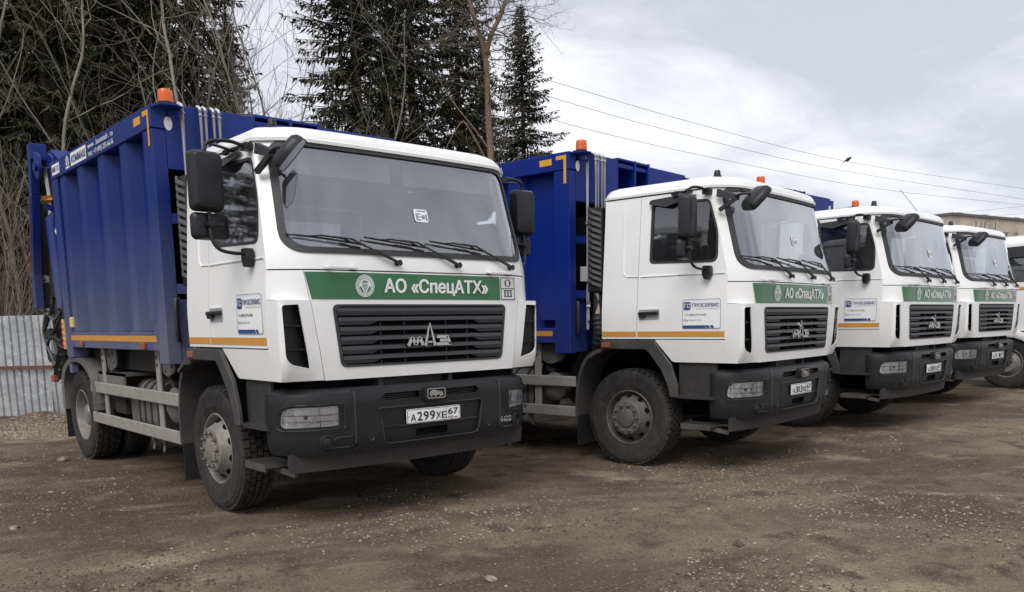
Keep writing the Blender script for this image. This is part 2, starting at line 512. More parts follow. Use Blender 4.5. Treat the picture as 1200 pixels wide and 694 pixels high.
# ------------------------------------------------------------------ refuse truck (local: -y forward, y = 0 at the front axle, x < 0 is the kerb side)
SIDE = [(1.05, 1.195), (1.36, 1.236), (1.65, 1.238), (1.91, 1.219), (2.80, 1.156), (3.0, 1.14)]
def SX(z): return lerp_tab(SIDE, z)
def FY(x, z):
    """front surface of the cab"""
    xn = abs(x) * 1.22 / SX(z)
    y = -1.346 + 0.018 * (xn / 0.8) ** 2
    if xn > 0.90: y += 0.165 * ((xn - 0.90) / 0.32) ** 1.7
    if z > 1.95: y += (z - 1.95) * 0.268
    elif z < 1.3: y += (1.3 - z) * 0.03
    return y
def seam_x(z): return 0.90 + (1.014 - 0.90) * (z - 1.115) / (1.895 - 1.115)
def door_y(z): return -1.137 + (max(z, 1.95) - 1.95) * 0.263
fm = lambda x, z, d=0.0: (x, FY(x, z) + d, z)
WHEELBASE = 3.82

def make_tyre(rear=False):
    b = MB(); rr_ = 0.498
    prof = [(0.288, -0.115), (0.30, -0.135), (0.36, -0.150), (0.42, -0.152), (0.47, -0.145), (0.490, -0.135), (rr_, -0.118), (rr_, 0.118), (0.490, 0.135),
            (0.47, 0.145), (0.455, 0.1462), (0.452, 0.1502), (0.42, 0.152), (0.36, 0.150), (0.345, 0.1485), (0.343, 0.1455), (0.30, 0.135), (0.288, 0.115)]
    b.lathe(prof, axis=(1, 0, 0), n=56, closed=True)
    rows = [(-0.104, 0.050, 0.0), (-0.052, 0.042, .5), (0, 0.042, 0.0), (0.052, 0.042, .5), (0.104, 0.050, 0.0)] if not rear else [(-0.098, 0.062, 0.), (-0.033, 0.058, .4), (0.033, 0.058, .9), (0.098, 0.062, .3)]
    nb = 46 if not rear else 34
    for cx, wd, ph in rows:
        for k in range(nb):
            t = 2 * math.pi * (k + ph) / nb; dt = math.pi / nb * (0.80 if not rear else 0.72)
            sk = 0.0 if not rear else (0.07 if cx < 0 else -0.07)
            vs = []
            for r_ in (0.488, 0.521):
                for (u, q) in ((-1, -1), (1, -1), (1, 1), (-1, 1)):
                    a = t + q * dt + u * sk
                    wv = wd * (1 if r_ < 0.5 else 0.9)
                    re = r_ - (0.006 if (abs(cx) > 0.09 and r_ > 0.5 and u * cx > 0) else 0)
                    vs.append((cx + u * wv / 2, re * math.cos(a), re * math.sin(a)))
            b.add(vs, [(4, 5, 6, 7), (0, 1, 5, 4), (1, 2, 6, 5), (2, 3, 7, 6), (3, 0, 4, 7)])
    return b.mesh('tyre', 'tyre_rubber', smooth=40)
def lathe_mesh(name, prof, m, n=40): return MB().lathe(prof, axis=(1, 0, 0), n=n).mesh(name, m, smooth=28)
ME = {}
ME['tyre_f'] = make_tyre(); ME['tyre_r'] = make_tyre(True)
# rim profile: +x is outward
ME['rim_f'] = lathe_mesh('rim', [(0.30, -0.12), (0.296, 0.128), (0.288, 0.136), (0.278, 0.130), (0.268, 0.105), (0.258, 0.062), (0.245, 0.075), (0.205, 0.135), (0.180, 0.182), (0.170, 0.188), (0.108, 0.188), (0.106, 0.178), (0.100, 0.196), (0.085, 0.203), (0.0, 0.203)], 'rim_metal')
ME['rim_r'] = lathe_mesh('rim', [(0.30, -0.12), (0.296, 0.128), (0.288, 0.136), (0.278, 0.130), (0.268, 0.10), (0.255, 0.02), (0.235, -0.045), (0.19, -0.06), (0.17, -0.055), (0.13, -0.05), (0.125, 0.07), (0.105, 0.10), (0.0, 0.10)], 'rim_metal')
def nut_ring(nm, r0, x0, n, rad, ht, m, sides=6, oval=1.0, tilt=None):
    out = []
    for k in range(n):
        t = 2 * math.pi * k / n
        c = Vector((x0, r0 * math.cos(t), r0 * math.sin(t)))
        out.append((c, t))
    return out
def wheel(parent, name, x, y, s, rear=False, full=True):
    tk = 'tyre_r' if rear else 'tyre_f'
    t = bpy.data.objects.new(name, ME[tk]); C.objects.link(t); t.parent = parent
    t.location = (x, y, 0.517); t.rotation_euler = (random.uniform(0, 6), 0, math.pi if s < 0 else 0)
    r_ = bpy.data.objects.new('rim', ME['rim_r' if rear else 'rim_f']); C.objects.link(r_); r_.parent = t
    if not full: return t
    if not rear:
        for k in range(10):
            a = 2 * math.pi * k / 10
            for nm, r0, x0, me in (('wheel_nut', 0.140, 0.188, 'nut'), ('hand_hole_shade', 0.226, 0.106, 'hole')):
                o = bpy.data.objects.new(nm, ME[me]); C.objects.link(o); o.parent = t
                aa = a + (math.pi / 10 if me == 'hole' else 0)
                o.location = (x0, r0 * math.cos(aa), r0 * math.sin(aa)); o.rotation_euler = (aa, 0, 0)
    else:
        for k in range(10):
            a = 2 * math.pi * k / 10
            o = bpy.data.objects.new('wheel_nut', ME['nut']); C.objects.link(o); o.parent = t
            o.location = (-0.055, 0.165 * math.cos(a), 0.165 * math.sin(a)); o.rotation_euler = (a, 0, 0)
    return t
ME['nut'] = MB().lathe([(0.021, -0.004), (0.021, 0.004), (0.0155, 0.006), (0.0155, 0.026), (0.010, 0.032), (0.0, 0.032)], axis=(1, 0, 0), n=6).mesh('wheel_nut', 'nut_metal', smooth=0)
def _hole():
    # raised black oval on the uncut rim: a hand hole's shade put into colour
    b = MB(); vs = []; n = 14
    nx, ny = 0.55, 0.83            # outward normal (axial, radial)
    for lv, (ra, rb, d) in enumerate(((0.033, 0.024, -0.002), (0.030, 0.021, 0.006), (0.026, 0.017, 0.0055))):
        for k in range(n):
            t = 2 * math.pi * k / n; p = ra * math.cos(t); q = rb * math.sin(t)
            vs.append((nx * d + ny * q, ny * d - nx * q, p))
    fs = [(a * n + k, a * n + (k + 1) % n, (a + 1) * n + (k + 1) % n, (a + 1) * n + k) for a in range(2) for k in range(n)]
    fs.append(tuple(2 * n + k for k in range(n)))
    b.add(vs, fs)
    return b.mesh('hand_hole_shade', 'dark_void', smooth=0)
ME['hole'] = _hole()

def build_truck():
    T = empty('refuse_truck')
    P = lambda b, n, m, par=None, **k: b.build(n, m, par or T, **k)
    # ---- dark inner frame that closes the seams
    b = MB()
    b.panel(dens([(-1.19, 1.13), (1.19, 1.13), (1.17, 1.93), (-1.17, 1.93)], 0.12), [rr(-0.80, 0.80, 1.22, 1.64, 0.03)], lambda x, z: fm(x, z, 0.022 + (0.05 if z < 1.7 and abs(x) > 0.98 else 0)), 0.12, (0, 0.01, 0))
    P(b, 'cab_frame', 'dark_void')
    # ---- front flap with grille opening
    GT = [(-0.823, 1.656), (0.823, 1.656), (0.770, 1.203), (-0.770, 1.203)]
    hole = rpoly(GT, 0.05, 6)
    g = 0.003
    out = dens([(-seam_x(1.115) + g, 1.115), (seam_x(1.115) - g, 1.115), (seam_x(1.895) - g, 1.892), (-seam_x(1.895) + g, 1.892)], 0.06)
    fp = P(MB().panel(out, [dens(hole, 0.06)], fm, 0.08, (0, 0.014, 0)), 'front_flap', 'white_paint', smooth=35)
    # grille
    b = MB()
    ring = rpoly(GT, 0.05, 6); inn = [(x * 0.972, 1.43 + (z - 1.43) * 0.93) for x, z in ring]
    b.panel(dens(ring, 0.05), [dens(inn, 0.05)], lambda x, z: fm(x, z, -0.006), 0, (0, 0.05, 0))
    gr = P(b, 'grille_frame', 'rubber_seal', smooth=35)
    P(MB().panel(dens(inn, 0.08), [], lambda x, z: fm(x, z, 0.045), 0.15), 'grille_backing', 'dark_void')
    for xx in (-0.415, -0.2, 0.2, 0.415): P(MB().box(xx - .005, xx + .005, -1.312, -1.29, 1.215, 1.64), 'grille_rib', 'grille_plastic', gr)
    nsl = 6; z0, z1 = 1.222, 1.640; dz = (z1 - z0) / nsl
    for i in range(nsl):
        zt = z1 - i * dz; zb = zt - dz
        hw = lambda z: (0.770 + 0.053 * (z - 1.203) / 0.453) * 0.968
        b = MB(); xs = [k / 24 * 2 - 1 for k in range(25)]
        vs = []; prof = [(zt - 0.002, 0.016), (zt - 0.010, -0.004), (zb + dz * 0.50, -0.010)]
        for t in xs:
            x = t * hw(zt - dz / 2)
            full = abs(x) > 0.50 + 0.0 * i or i == 0
            lowz = zb + (0.006 if full else dz * 0.44)
            for z, d in prof: vs.append((x, FY(x, z) + d, z))
            vs.append((x, FY(x, lowz) - 0.004, lowz)); vs.append((x, FY(x, lowz) + 0.022, lowz + 0.004))
        n = 5
        fs = [(k * n + j, k * n + j + 1, (k + 1) * n + j + 1, (k + 1) * n + j) for k in range(24) for j in range(n - 1)]
        b.add(vs, fs); P(b, 'grille_slat', 'grille_plastic', gr, smooth=20)
    # maker's badge
    b = MB(); yb = -1.372
    def stroke(a, c, wa, wc):
        a = Vector((a[0], 0, a[1])); c = Vector((c[0], 0, c[1])); d = (c - a).normalized(); nrm = Vector((-d.z, 0, d.x))
        q = [a + nrm * wa, c + nrm * wc, c - nrm * wc, a - nrm * wa]
        b.prism([(p.x, yb, 1.338 + p.z) for p in q], (0, 0.022, 0))
    for a, c in (((-.208, .004), (-.166, .066)), ((-.166, .066), (-.138, .010)), ((-.138, .010), (-.098, .066)), ((-.098, .066), (-.068, .004))): stroke(a, c, .0135, .0135)
    stroke((-.046, .0), (0, .178), .013, .002); stroke((.046, .0), (0, .178), .013, .002); stroke((-.02, .028), (.02, .028), .007, .007)
    for a, c in (((.066, .066), (.172, .066)), ((.168, .070), (.196, .006)), ((.060, .010), (.205, .010)), ((.094, .038), (.172, .038))): stroke(a, c, .0115, .0115)
    P(b, 'maker_badge', 'chrome', gr, smooth=0)
    # green band
    so_ = [(-1.010, 1.882), (-0.972, 1.692), (0.762, 1.692), (0.754, 1.882)]
    P(MB().panel(dens(so_, 0.06), [], lambda x, z: fm(x, z, -0.004), 0.08, (0, 0.003, 0)), 'green_band', 'green_film', fp)
    yt = lambda x, z: FY(x, z) - 0.0062
    text('АО «СпецАТХ»', 'white_film', fp, (-0.392, -1.3526, 1.744), (1, 0, 0), (0, 0, 1), 0.098, sx=0.8, bold=0.038, width=1.0)
    # round emblem
    em = lambda u, v: (-0.553 + u, FY(-0.553, 1.788) - 0.0065, 1.788 + v)
    circ = lambda r, n=28: [(r * math.cos(2 * math.pi * k / n), r * math.sin(2 * math.pi * k / n)) for k in range(n)]
    P(MB().panel(circ(0.080), [], em, 0), 'round_emblem', 'white_film', fp)
    em2 = lambda u, v: (-0.553 + u, FY(-0.553, 1.788) - 0.0082, 1.788 + v)
    b = MB()
    b.panel(circ(0.0735), [circ(0.0705)], em2, 0).panel(circ(0.0555), [circ(0.0525)], em2, 0)
    for k in range(22):
        t = 2 * math.pi * k / 22 + 0.1
        c = Vector((0.063 * math.cos(t), 0.063 * math.sin(t)))
        b.panel([(c.x + 0.0038 * math.cos(a), c.y + 0.0038 * math.sin(a)) for a in (t, t + 1.6, t + 3.1, t + 4.7)], [], em2, 0)
    for i, row in enumerate((4, 5, 4, 3, 2, 1)):
        for k in range(row):
            cx = (k - (row - 1) / 2) * 0.0115; cz = 0.014 - i * 0.0105
            b.panel([(cx + 0.0045 * math.cos(a), cz + 0.0045 * math.sin(a)) for a in (0, 1.05, 2.1, 3.14, 4.2, 5.25)], [], em2, 0)
    for s in (-1, 1):
        b.panel([(s * 0.040, 0.002), (s * 0.046, -0.018), (s * 0.024, -0.044), (s * 0.010, -0.048), (s * 0.022, -0.026)][::s], [], em2, 0)
    b.panel([(-0.028, 0.022), (-0.010, 0.040), (0.016, 0.036), (0.030, 0.024), (0.0, 0.026)][::-1], [], em2, 0)
    P(b, 'emblem_print', 'green_mark', fp, smooth=0, fix=False)
    # square sign with O over III
    b = MB().panel(dens([(0.768, 1.694), (0.938, 1.694), (0.936, 1.880), (0.760, 1.880)], 0.04), [], lambda x, z: fm(x, z, -0.005), 0)
    sg = P(b, 'square_sign', 'white_film', fp)
    b = MB(); sy = lambda x, z: fm(x, z, -0.0075)
    def sgp(u, v): return (0.772 - 0.007 * v + 0.163 * u, 1.696 + 0.182 * v)
    def rect(u0, u1, v0, v1): b.panel([sgp(u0, v0), sgp(u1, v0), sgp(u1, v1), sgp(u0, v1)], [], sy, 0)
    for q in ((0, 1, 0, .03), (0, 1, .97, 1), (0, .04, 0, 1), (.96, 1, 0, 1), (0, 1, .485, .515),
              (.2, .8, .12, .15), (.2, .8, .40, .43), (.24, .33, .12, .43), (.455, .545, .12, .43), (.67, .76, .12, .43)): rect(*q)
    el = [sgp(.5 + .22 * math.cos(t * math.pi / 10), .745 + .17 * math.sin(t * math.pi / 10)) for t in range(20)]
    el2 = [sgp(.5 + .14 * math.cos(t * math.pi / 10), .745 + .15 * math.sin(t * math.pi / 10)) for t in range(20)]
    b.panel(el, [el2], sy, 0)
    P(b, 'sign_print', 'ink_black', fp, smooth=0)
    # flap handles
    for x in (-0.755, 0.735):
        b = MB(); 
        for q in (-0.10, 0.10): b.bar((x + q, -1.335, 1.918), (x + q, -1.385, 1.910), 0.045, 0.014)
        b.bar((x - 0.12, -1.385, 1.912), (x + 0.12, -1.385, 1.912), 0.022, 0.020)
        P(b, 'flap_handle', 'white_plastic', bevel=0.003)
    # ---- windscreen surround
    WT = [(-1.089, 2.813), (1.089, 2.813), (1.130, 2.014), (-1.130, 2.014)]
    rub_o = rpoly(WT, [0.13, 0.13, 0.16, 0.16], 8)
    rub_i = [(x * 0.962, 2.415 + (z - 2.415) * 0.895) for x, z in rub_o]
    hol = [(x * 0.99, 2.415 + (z - 2.415) * 0.975) for x, z in rub_o]
    ol = [(-SX(1.90), 1.901), (SX(1.90), 1.901), (SX(1.96), 1.96), (SX(2.83), 2.83), (-SX(2.83), 2.83), (-SX(1.96), 1.96)]
    P(MB().panel(dens(ol, 0.05), [dens(hol, 0.05)], fm, 0.07, (0, 0.02, 0)), 'windscreen_surround', 'white_paint', smooth=40)
    P(MB().panel(dens(rub_o, 0.05), [dens(rub_i, 0.05)], lambda x, z: fm(x, z, -0.012), 0.02, (0, 0.03, 0)), 'windscreen_seal', 'rubber_seal', smooth=40)
    P(MB().panel(dens([(x * 0.985, 2.415 + (z - 2.415) * 0.97) for x, z in rub_o], 0.06), [], lambda x, z: fm(x, z, 0.004), 0.1), 'windscreen', 'windscreen_glass', smooth=60)
    # stickers on the glass
    ox = -0.185; oz = 0.062
    sk_ = P(MB().panel(rr(0.16 + ox, 0.29 + ox, 2.225 + oz, 2.325 + oz, 0.02), [], lambda x, z: fm(x, z, -0.002), 0.05), 'windscreen_sticker', 'white_film')
    b = MB()
    for (x0, x1, z0_, z1_) in ((0.175, 0.19, 2.24, 2.29), (0.175, 0.22, 2.24, 2.248), (0.175, 0.22, 2.262, 2.27), (0.175, 0.22, 2.284, 2.292), (0.265, 0.28, 2.24, 2.29), (0.19, 0.275, 2.308, 2.316)):
        b.panel([(x0 + ox, z0_ + oz), (x1 + ox, z0_ + oz), (x1 + ox, z1_ + oz), (x0 + ox, z1_ + oz)], [], lambda x, z: fm(x, z, -0.004), 0)
    b.panel([(ox + 0.242 + 0.017 * math.cos(k * .63), oz + 2.266 + 0.017 * math.sin(k * .63)) for k in range(10)], [], lambda x, z: fm(x, z, -0.004), 0)
    P(b, 'sticker_print', 'ink_grey', sk_, smooth=0)
    # ---- wipers
    for k, px in enumerate((-0.265, 0.304, 0.884)):
        b = MB(); pv = Vector((px, FY(px, 1.96) - 0.03, 1.961))
        f3 = lambda x, z, d: Vector((x, FY(x, z) - d, z))
        jt = f3(px - 0.385, 2.118, 0.055)
        b.tube([pv + Vector((0, 0.03, 0)), pv + Vector((0, -0.012, 0))], 0.024, 10)
        b.bar(pv, pv.lerp(jt, 0.42), 0.024, 0.018); b.bar(pv.lerp(jt, 0.40), jt, 0.012, 0.012)
        b.bar(jt, f3(px - 0.53, 2.128, 0.05), 0.011, 0.011)
        wp = P(b, 'wiper', 'ink_black')
        c = [f3(px - 0.83 + 0.56 * t, 2.138 - 0.055 * t, 0.030) for t in (0, .12, .3, .5, .7, .88, 1)]
        b = MB().tube(c, 0.008, 5)
        b.tube([f3(px - 0.70, 2.126, 0.030), f3(px - 0.62, 2.132, 0.052), f3(px - 0.45, 2.118, 0.052), f3(px - 0.37, 2.094, 0.030)], 0.007, 5)
        P(b, 'wiper_blade', 'ink_black', wp)
    # ---- roof
    def ring(z, ins):
        half = []
        for k in range(15):
            x = (SX(2.8) - ins - 0.001) * k / 14 if k < 14 else SX(2.8) - ins
            half.append((x, FY(x * SX(2.8) / (SX(2.8) - ins), 2.82) + ins - 0.012, z))
        sidep = [(SX(2.8) - ins, t, z) for t in (-0.7, -0.4, 0.0, 0.2)]
        cx = SX(2.8) - ins
        back = [(cx, 0.27 - ins, z), (cx - 0.02, 0.315 - ins, z), (cx - 0.07, 0.332 - ins, z)]
        rgt = half + sidep + back
        return rgt + [(-x, y, zz) for x, y, zz in rgt[::-1]][0:-1]
    levels = [(2.80, 0.0), (2.80, -0.014), (2.822, -0.016), (2.83, -0.004), (2.862, 0.006), (2.893, 0.030), (2.915, 0.075), (2.930, 0.16), (2.940, 0.32), (2.946, 0.45)]
    vs = []; n = None
    for z, ins in levels:
        r_ = ring(z, ins); n = len(r_); vs += r_
    fs = [(i * n + k, i * n + (k + 1) % n, (i + 1) * n + (k + 1) % n, (i + 1) * n + k) for i in range(len(levels) - 1) for k in range(n)]
    fs.append(tuple((len(levels) - 1) * n + k for k in range(n)))
    roof = P(MB().add(vs, fs), 'roof', 'white_paint', smooth=35)
    P(MB().panel(rr(-1.13, 1.13, -0.98, 0.29, 0.1), [], lambda x, y: (x, y, 2.795), 0.3), 'headlining', 'interior_grey')
    P(MB().lathe([(0.045, 0), (0.045, 0.012), (0.034, 0.02), (0.030, 0.055), (0.022, 0.068), (0, 0.07)], (-0.985, -0.885, 2.912), (0, 0, 1), 14), 'roof_sensor', 'mirror_plastic', roof)
    # ---- doors, sides
    win = rpoly([(-0.262, 2.115), (-0.262, 2.722), (-0.905, 2.69), (-1.012, 2.38), (-1.022, 2.09)], [0.05, 0.06, 0.05, 0.08, 0.08], 5)
    for s in (-1, 1):
        sm = lambda y, z, d=0.0, s=s: (s * (SX(z) + d), y, z)
        th = (-s * 0.02, 0, 0)
        do = [(-0.133, 1.352), (-1.133, 1.352), (-1.133, 1.95), (door_y(2.788) + 0.004, 2.788), (-0.133, 2.788)]
        dr = P(MB().panel(dens(do, 0.07), [dens(win, 0.05)], sm, 0.09, th), 'door', 'white_paint', smooth=35)
        # raised moulding line
        P(MB().tube([sm(-1.11, 1.978, 0.0), sm(-0.6, 1.985, 0.001), sm(-0.16, 1.985, 0.001)], 0.009, 6), 'door_moulding', 'white_paint', dr)
        wi = [(-0.64 + (y + 0.64) * 0.955, 2.40 + (z - 2.40) * 0.945) for y, z in win]
        wo_ = [(-0.64 + (y + 0.64) * 1.012, 2.40 + (z - 2.40) * 1.014) for y, z in win]
        P(MB().panel(dens(wo_, 0.05), [dens(wi, 0.05)], lambda y, z: sm(y, z, 0.004), 0, (-s * 0.03, 0, 0)), 'window_seal', 'rubber_seal', dr, smooth=40)
        P(MB().panel(dens(win, 0.08), [], lambda y, z: sm(y, z, -0.012), 0.15), 'window_pane', 'side_glass', dr)
        # deflector
        dp = [(-0.245, 2.70), (-0.245, 2.745), (-0.62, 2.765), (-0.78, 2.745), (-0.62, 2.70), (-0.45, 2.655)]
        P(MB().panel(dens(rpoly(dp, 0.02, 3), 0.06), [], lambda y, z: sm(y, z, 0.055 - 0.11 * max(0, z - 2.68) / 0.085 * 0.45), 0.06, (-s * 0.006, 0, 0)), 'window_deflector', 'mirror_plastic', dr, smooth=40)
        P(MB().bar(sm(-0.50, 2.775, .03), sm(-0.56, 2.785, .03), .03, .03).bar(sm(-0.56, 2.79, .02), sm(-0.72, 2.785, .02), .018, .018), 'deflector_clip', 'mirror_plastic', dr)
        # handle in a recess
        P(MB().panel(rr(-0.40, -0.155, 1.545, 1.655, 0.02), [], lambda y, z: sm(y, z, 0.002), 0.08), 'handle_recess', 'liner_light', dr)
        b = MB().bar(sm(-0.165, 1.612, .022), sm(-0.395, 1.618, .022), .030, .044, (1, 0, 0)).box(s * (SX(1.6) + .002), s * (SX(1.6) + .036), -.245, -.165, 1.572, 1.625)
        P(b, 'door_handle', 'ink_black', dr, bevel=0.008)
        P(MB().panel([(-0.39, 1.65), (-0.17, 1.65), (-0.17, 1.662), (-0.39, 1.662)], [], lambda y, z: sm(y, z, .006), 0, (-s * .006, 0, 0)), 'handle_lip', 'white_paint', dr)
        # company sticker
        def stk(y, z, d=0.003): return sm(y, z, d)
        P(MB().panel(rr(-1.085, -0.665, 1.452, 1.742, 0.02), [], stk, 0.1), 'door_sticker', 'white_film', dr)
        xd = (0, -1, 0) if s < 0 else (0, 1, 0)
        y0 = -0.665 if s < 0 else -1.085
        dr_ = -1 if s < 0 else 1
        def sp(u, v, d=0.0045): return Vector((s * (SX(1.6) + d + 0.0005), y0 + dr_ * u, 1.452 + v))
        b = MB()
        def srect(u0, u1, v0, v1): b.add([sp(u0, v0), sp(u1, v0), sp(u1, v1), sp(u0, v1)], [(0, 1, 2, 3)])
        bo = [(u, v) for u, v in rr(0.002, 0.418, 0.002, 0.288, 0.02)]; bi = [(u, v) for u, v in rr(0.0055, 0.4145, 0.0055, 0.2845, 0.018)]
        b.panel(bo, [bi], lambda u, v: sp(u, v), 0)
        b.panel(rr(0.014, 0.092, 0.185, 0.262, 0.014), [], lambda u, v: sp(u, v), 0)
        srect(0.008, 0.262, 0.008, 0.034)
        for u in (0.272, 0.318): b.add([sp(u, .008), sp(u + .035, .008), sp(u + .022, .034), sp(u - .013, .034)], [(0, 1, 2, 3)])
        P(b, 'sticker_print', 'ink_blue', dr, smooth=0)
        text('ГС', 'white_film', dr, sp(0.022, 0.205, 0.006), xd, (0, 0, 1), 0.04, bold=0.02, width=0.062)
        text('ГРУЗСЕРВИС', 'ink_blue', dr, sp(0.108, 0.213), xd, (0, 0, 1), 0.036, bold=0.008, width=0.29)
        text('грузовые автозапчасти', 'ink_grey', dr, sp(0.15, 0.190), xd, (0, 0, 1), 0.010, width=0.24)
        text('+7 (495) 277-34-80', 'ink_grey', dr, sp(0.03, 0.128), xd, (0, 0, 1), 0.020, bold=0.01, width=0.235)
        text('@gruzserv.ru', 'ink_grey', dr, sp(0.012, 0.078), xd, (0, 0, 1), 0.020, width=0.20)
        # tape
        P(MB().panel(dens([(-1.125, 1.374), (-0.139, 1.374), (-0.139, 1.428), (-1.125, 1.428)], 0.1), [], lambda y, z: sm(y, z, 0.0025), 0), 'reflective_tape', 'orange_tape', dr)
        # rear quarter
        q = [(0.312, 1.352), (-0.127, 1.352), (-0.127, 2.788), (0.312, 2.788)]
        sp_ = P(MB().panel(dens(q, 0.07), [], sm, 0.09, th), 'rear_side_panel', 'white_paint', smooth=35)
        P(MB().panel(dens([(-0.121, 1.374), (0.308, 1.374), (0.308, 1.428), (-0.121, 1.428)], 0.1), [], lambda y, z: sm(y, z, 0.0025), 0), 'reflective_tape', 'orange_tape', sp_)
        P(MB().tube([sm(-0.14, 1.985, .0), sm(0.0, 1.99, .0), sm(0.045, 2.02, .0), sm(0.06, 2.08, 0), sm(0.07, 2.70, 0)], 0.008, 6), 'side_moulding', 'white_paint', sp_)
        # sill panel under the door
        q = [(-0.345, 1.343), (-1.131, 1.343), (-1.131, 1.118), (-0.56, 1.118), (-0.53, 1.13)]
        P(MB().panel(dens(q, 0.06), [], sm, 0.08, th), 'sill_panel', 'white_paint', smooth=35)
        # ---- corner panel with air scoop
        cu_ = [(seam_x(1.69) + 0.003, 1.689), (SX(1.69) - 0.002, 1.689), (SX(1.892) - 0.002, 1.892), (seam_x(1.892) + 0.003, 1.892)]
        mk = lambda lst: [(s * x, z) for x, z in lst]
        cp = P(MB().panel(dens(mk(cu_), 0.03), [], fm, 0.03, (0, 0.014, 0), flip=False), 'corner_panel', 'white_paint', smooth=40)
        def gm(x, z):
            ax = abs(x); y = FY(min(ax, 0.95), z)
            if ax > 0.95: y += (ax - 0.95) * 0.02
            if ax > 1.185: y += 0.030 * ((ax - 1.185) / 0.037) ** 2
            if z < 1.27: y += 0.9 * (1.27 - z) ** 2 * max(0, (ax - 0.85) / 0.35) * 2.0
            return (x, y, z)
        so2 = [(seam_x(1.118) + .003, 1.118), (1.205, 1.118), (1.222, 1.30), (1.222, 1.686), (seam_x(1.686) + .003, 1.686)]
        vh = rpoly([(1.075, 1.655), (1.200, 1.650), (1.190, 1.285), (1.150, 1.240), (1.008, 1.206)], [.01, .02, .05, .05, .01], 4)
        sc_ = P(MB().panel(dens(mk(so2), 0.03), [dens(mk(vh), 0.03)], gm, 0.035, (0, 0.012, 0)), 'air_scoop', 'white_paint', smooth=40)
        # side cheek and top ledge of the scoop
        b = MB()
        vs = []; k_ = 8
        for z in (1.118, 1.2, 1.30, 1.5, 1.686):
            xo = 1.205 + (1.222 - 1.205) * min(1, (z - 1.118) / 0.182)
            yf = gm(s * xo, z)[1]
            for j in range(k_):
                t = j / (k_ - 1); y = -1.131 + (yf + 1.131) * t
                x = (SX(z)) * (1 - t) + xo * t
                vs.append((s * x, y, z))
        b.add(vs, [(a * k_ + j, a * k_ + j + 1, (a + 1) * k_ + j + 1, (a + 1) * k_ + j) for a in range(4) for j in range(k_ - 1)])
        P(b, 'scoop_cheek', 'white_paint', sc_, smooth=50)
        b = MB(); vs = []
        for j in range(9):
            x = seam_x(1.686) + (1.222 - seam_x(1.686)) * j / 8
            vs += [gm(s * x, 1.686), (s * x, max(FY(min(x, 1.2), 1.69), gm(s * x, 1.686)[1] + 0.001) + 0.012, 1.692)]
        b.add(vs, [(2 * j, 2 * j + 1, 2 * j + 3, 2 * j + 2) for j in range(8)])
        P(b, 'scoop_ledge', 'white_paint', sc_, smooth=50)
        P(MB().panel(dens(mk([(1.000, 1.20), (1.205, 1.20), (1.208, 1.66), (1.065, 1.66)]), 0.08), [], lambda x, z: (x, -1.300 + 0.055 + (abs(x) - 1.0) * -0.12, z), 0), 'scoop_backing', 'black_plastic', sc_)
        for zz in (1.335, 1.50):
            P(MB().prism([(s * 1.03, -1.288, zz), (s * 1.192, -1.300, zz + .004), (s * 1.192, -1.24, zz + .004), (s * 1.03, -1.24, zz)], (0, 0, 0.014)), 'scoop_vane', 'black_plastic', sc_)
        # ---- front wheel arch
        b = MB()
        oy = [(0.315, 1.338), (-0.33, 1.338), (-0.36, 1.325), (-0.40, 1.27), (-0.55, 1.10), (-0.625, 0.90), (-0.635, 0.765)]
        iy = [(0.315, 1.245), (-0.235, 1.245), (-0.26, 1.238), (-0.31, 1.19), (-0.44, 1.03), (-0.515, 0.88), (-0.545, 0.765)]
        pts = oy + iy[::-1]
        b.panel(dens(pts, 0.08), [], lambda y, z: (s * 1.262, y, z), 0.1, (-s * 0.035, 0, 0))
        fe = P(b, 'front_wheel_arch', 'fender_plastic', bevel=0.006)
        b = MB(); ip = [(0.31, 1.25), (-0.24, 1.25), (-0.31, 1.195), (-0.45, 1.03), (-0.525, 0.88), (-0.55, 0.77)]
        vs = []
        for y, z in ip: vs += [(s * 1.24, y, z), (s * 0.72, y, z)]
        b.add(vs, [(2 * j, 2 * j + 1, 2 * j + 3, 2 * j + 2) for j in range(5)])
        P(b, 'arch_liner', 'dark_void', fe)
        # plate between arch and bumper
        P(MB().panel(dens([(-0.60, 1.11), (-1.02, 1.11), (-1.02, 0.775), (-0.60, 0.775)], 0.1), [], lambda y, z: (s * 1.175, y, z), 0.2, (-s * 0.02, 0, 0)).box(s * 1.12, s * 1.235, -1.03, -0.55, 0.755, 0.785), 'arch_extension', 'chassis_metal')
        P(MB().box(s * 1.255, s * 1.274, 0.185, 0.295, 1.262, 1.315), 'marker_lamp', 'amber_lens', fe, bevel=0.004)
        # rear mudguard of the front wheel + flap
        cvo = smooth_path([(0.30, 1.22, 0), (0.43, 1.175, 0), (0.53, 1.08, 0), (0.60, 0.92, 0), (0.635, 0.70, 0), (0.64, 0.48, 0)], 4)
        b = MB(); vs = []
        for p in cvo:
            vs += [(s * 1.245, p.x, p.y), (s * 1.245, p.x + .03, p.y + .03), (s * 0.85, p.x + .03, p.y + .03), (s * 0.85, p.x, p.y)]
        m = len(cvo); b.add(vs, [(i * 4 + j, i * 4 + (j + 1) % 4, (i + 1) * 4 + (j + 1) % 4, (i + 1) * 4 + j) for i in range(m - 1) for j in range(4)] + [(3, 2, 1, 0), tuple((m - 1) * 4 + j for j in range(4))])
        b.bar((s * 1.248, 0.34, 1.215), (s * 1.248, 0.48, 1.14), 0.03, 0.09, (1, 0, 0))
        mg = P(b, 'front_mudguard', 'fender_plastic', smooth=35)
        P(MB().box(s * 1.235, s * 0.86, 0.635, 0.648, 0.17, 0.50), 'mudflap', 'hose_rubber', mg)
        # ---- step
        b = MB().box(s * 1.245, s * 1.02, -0.99, -0.66, 0.475, 0.485)
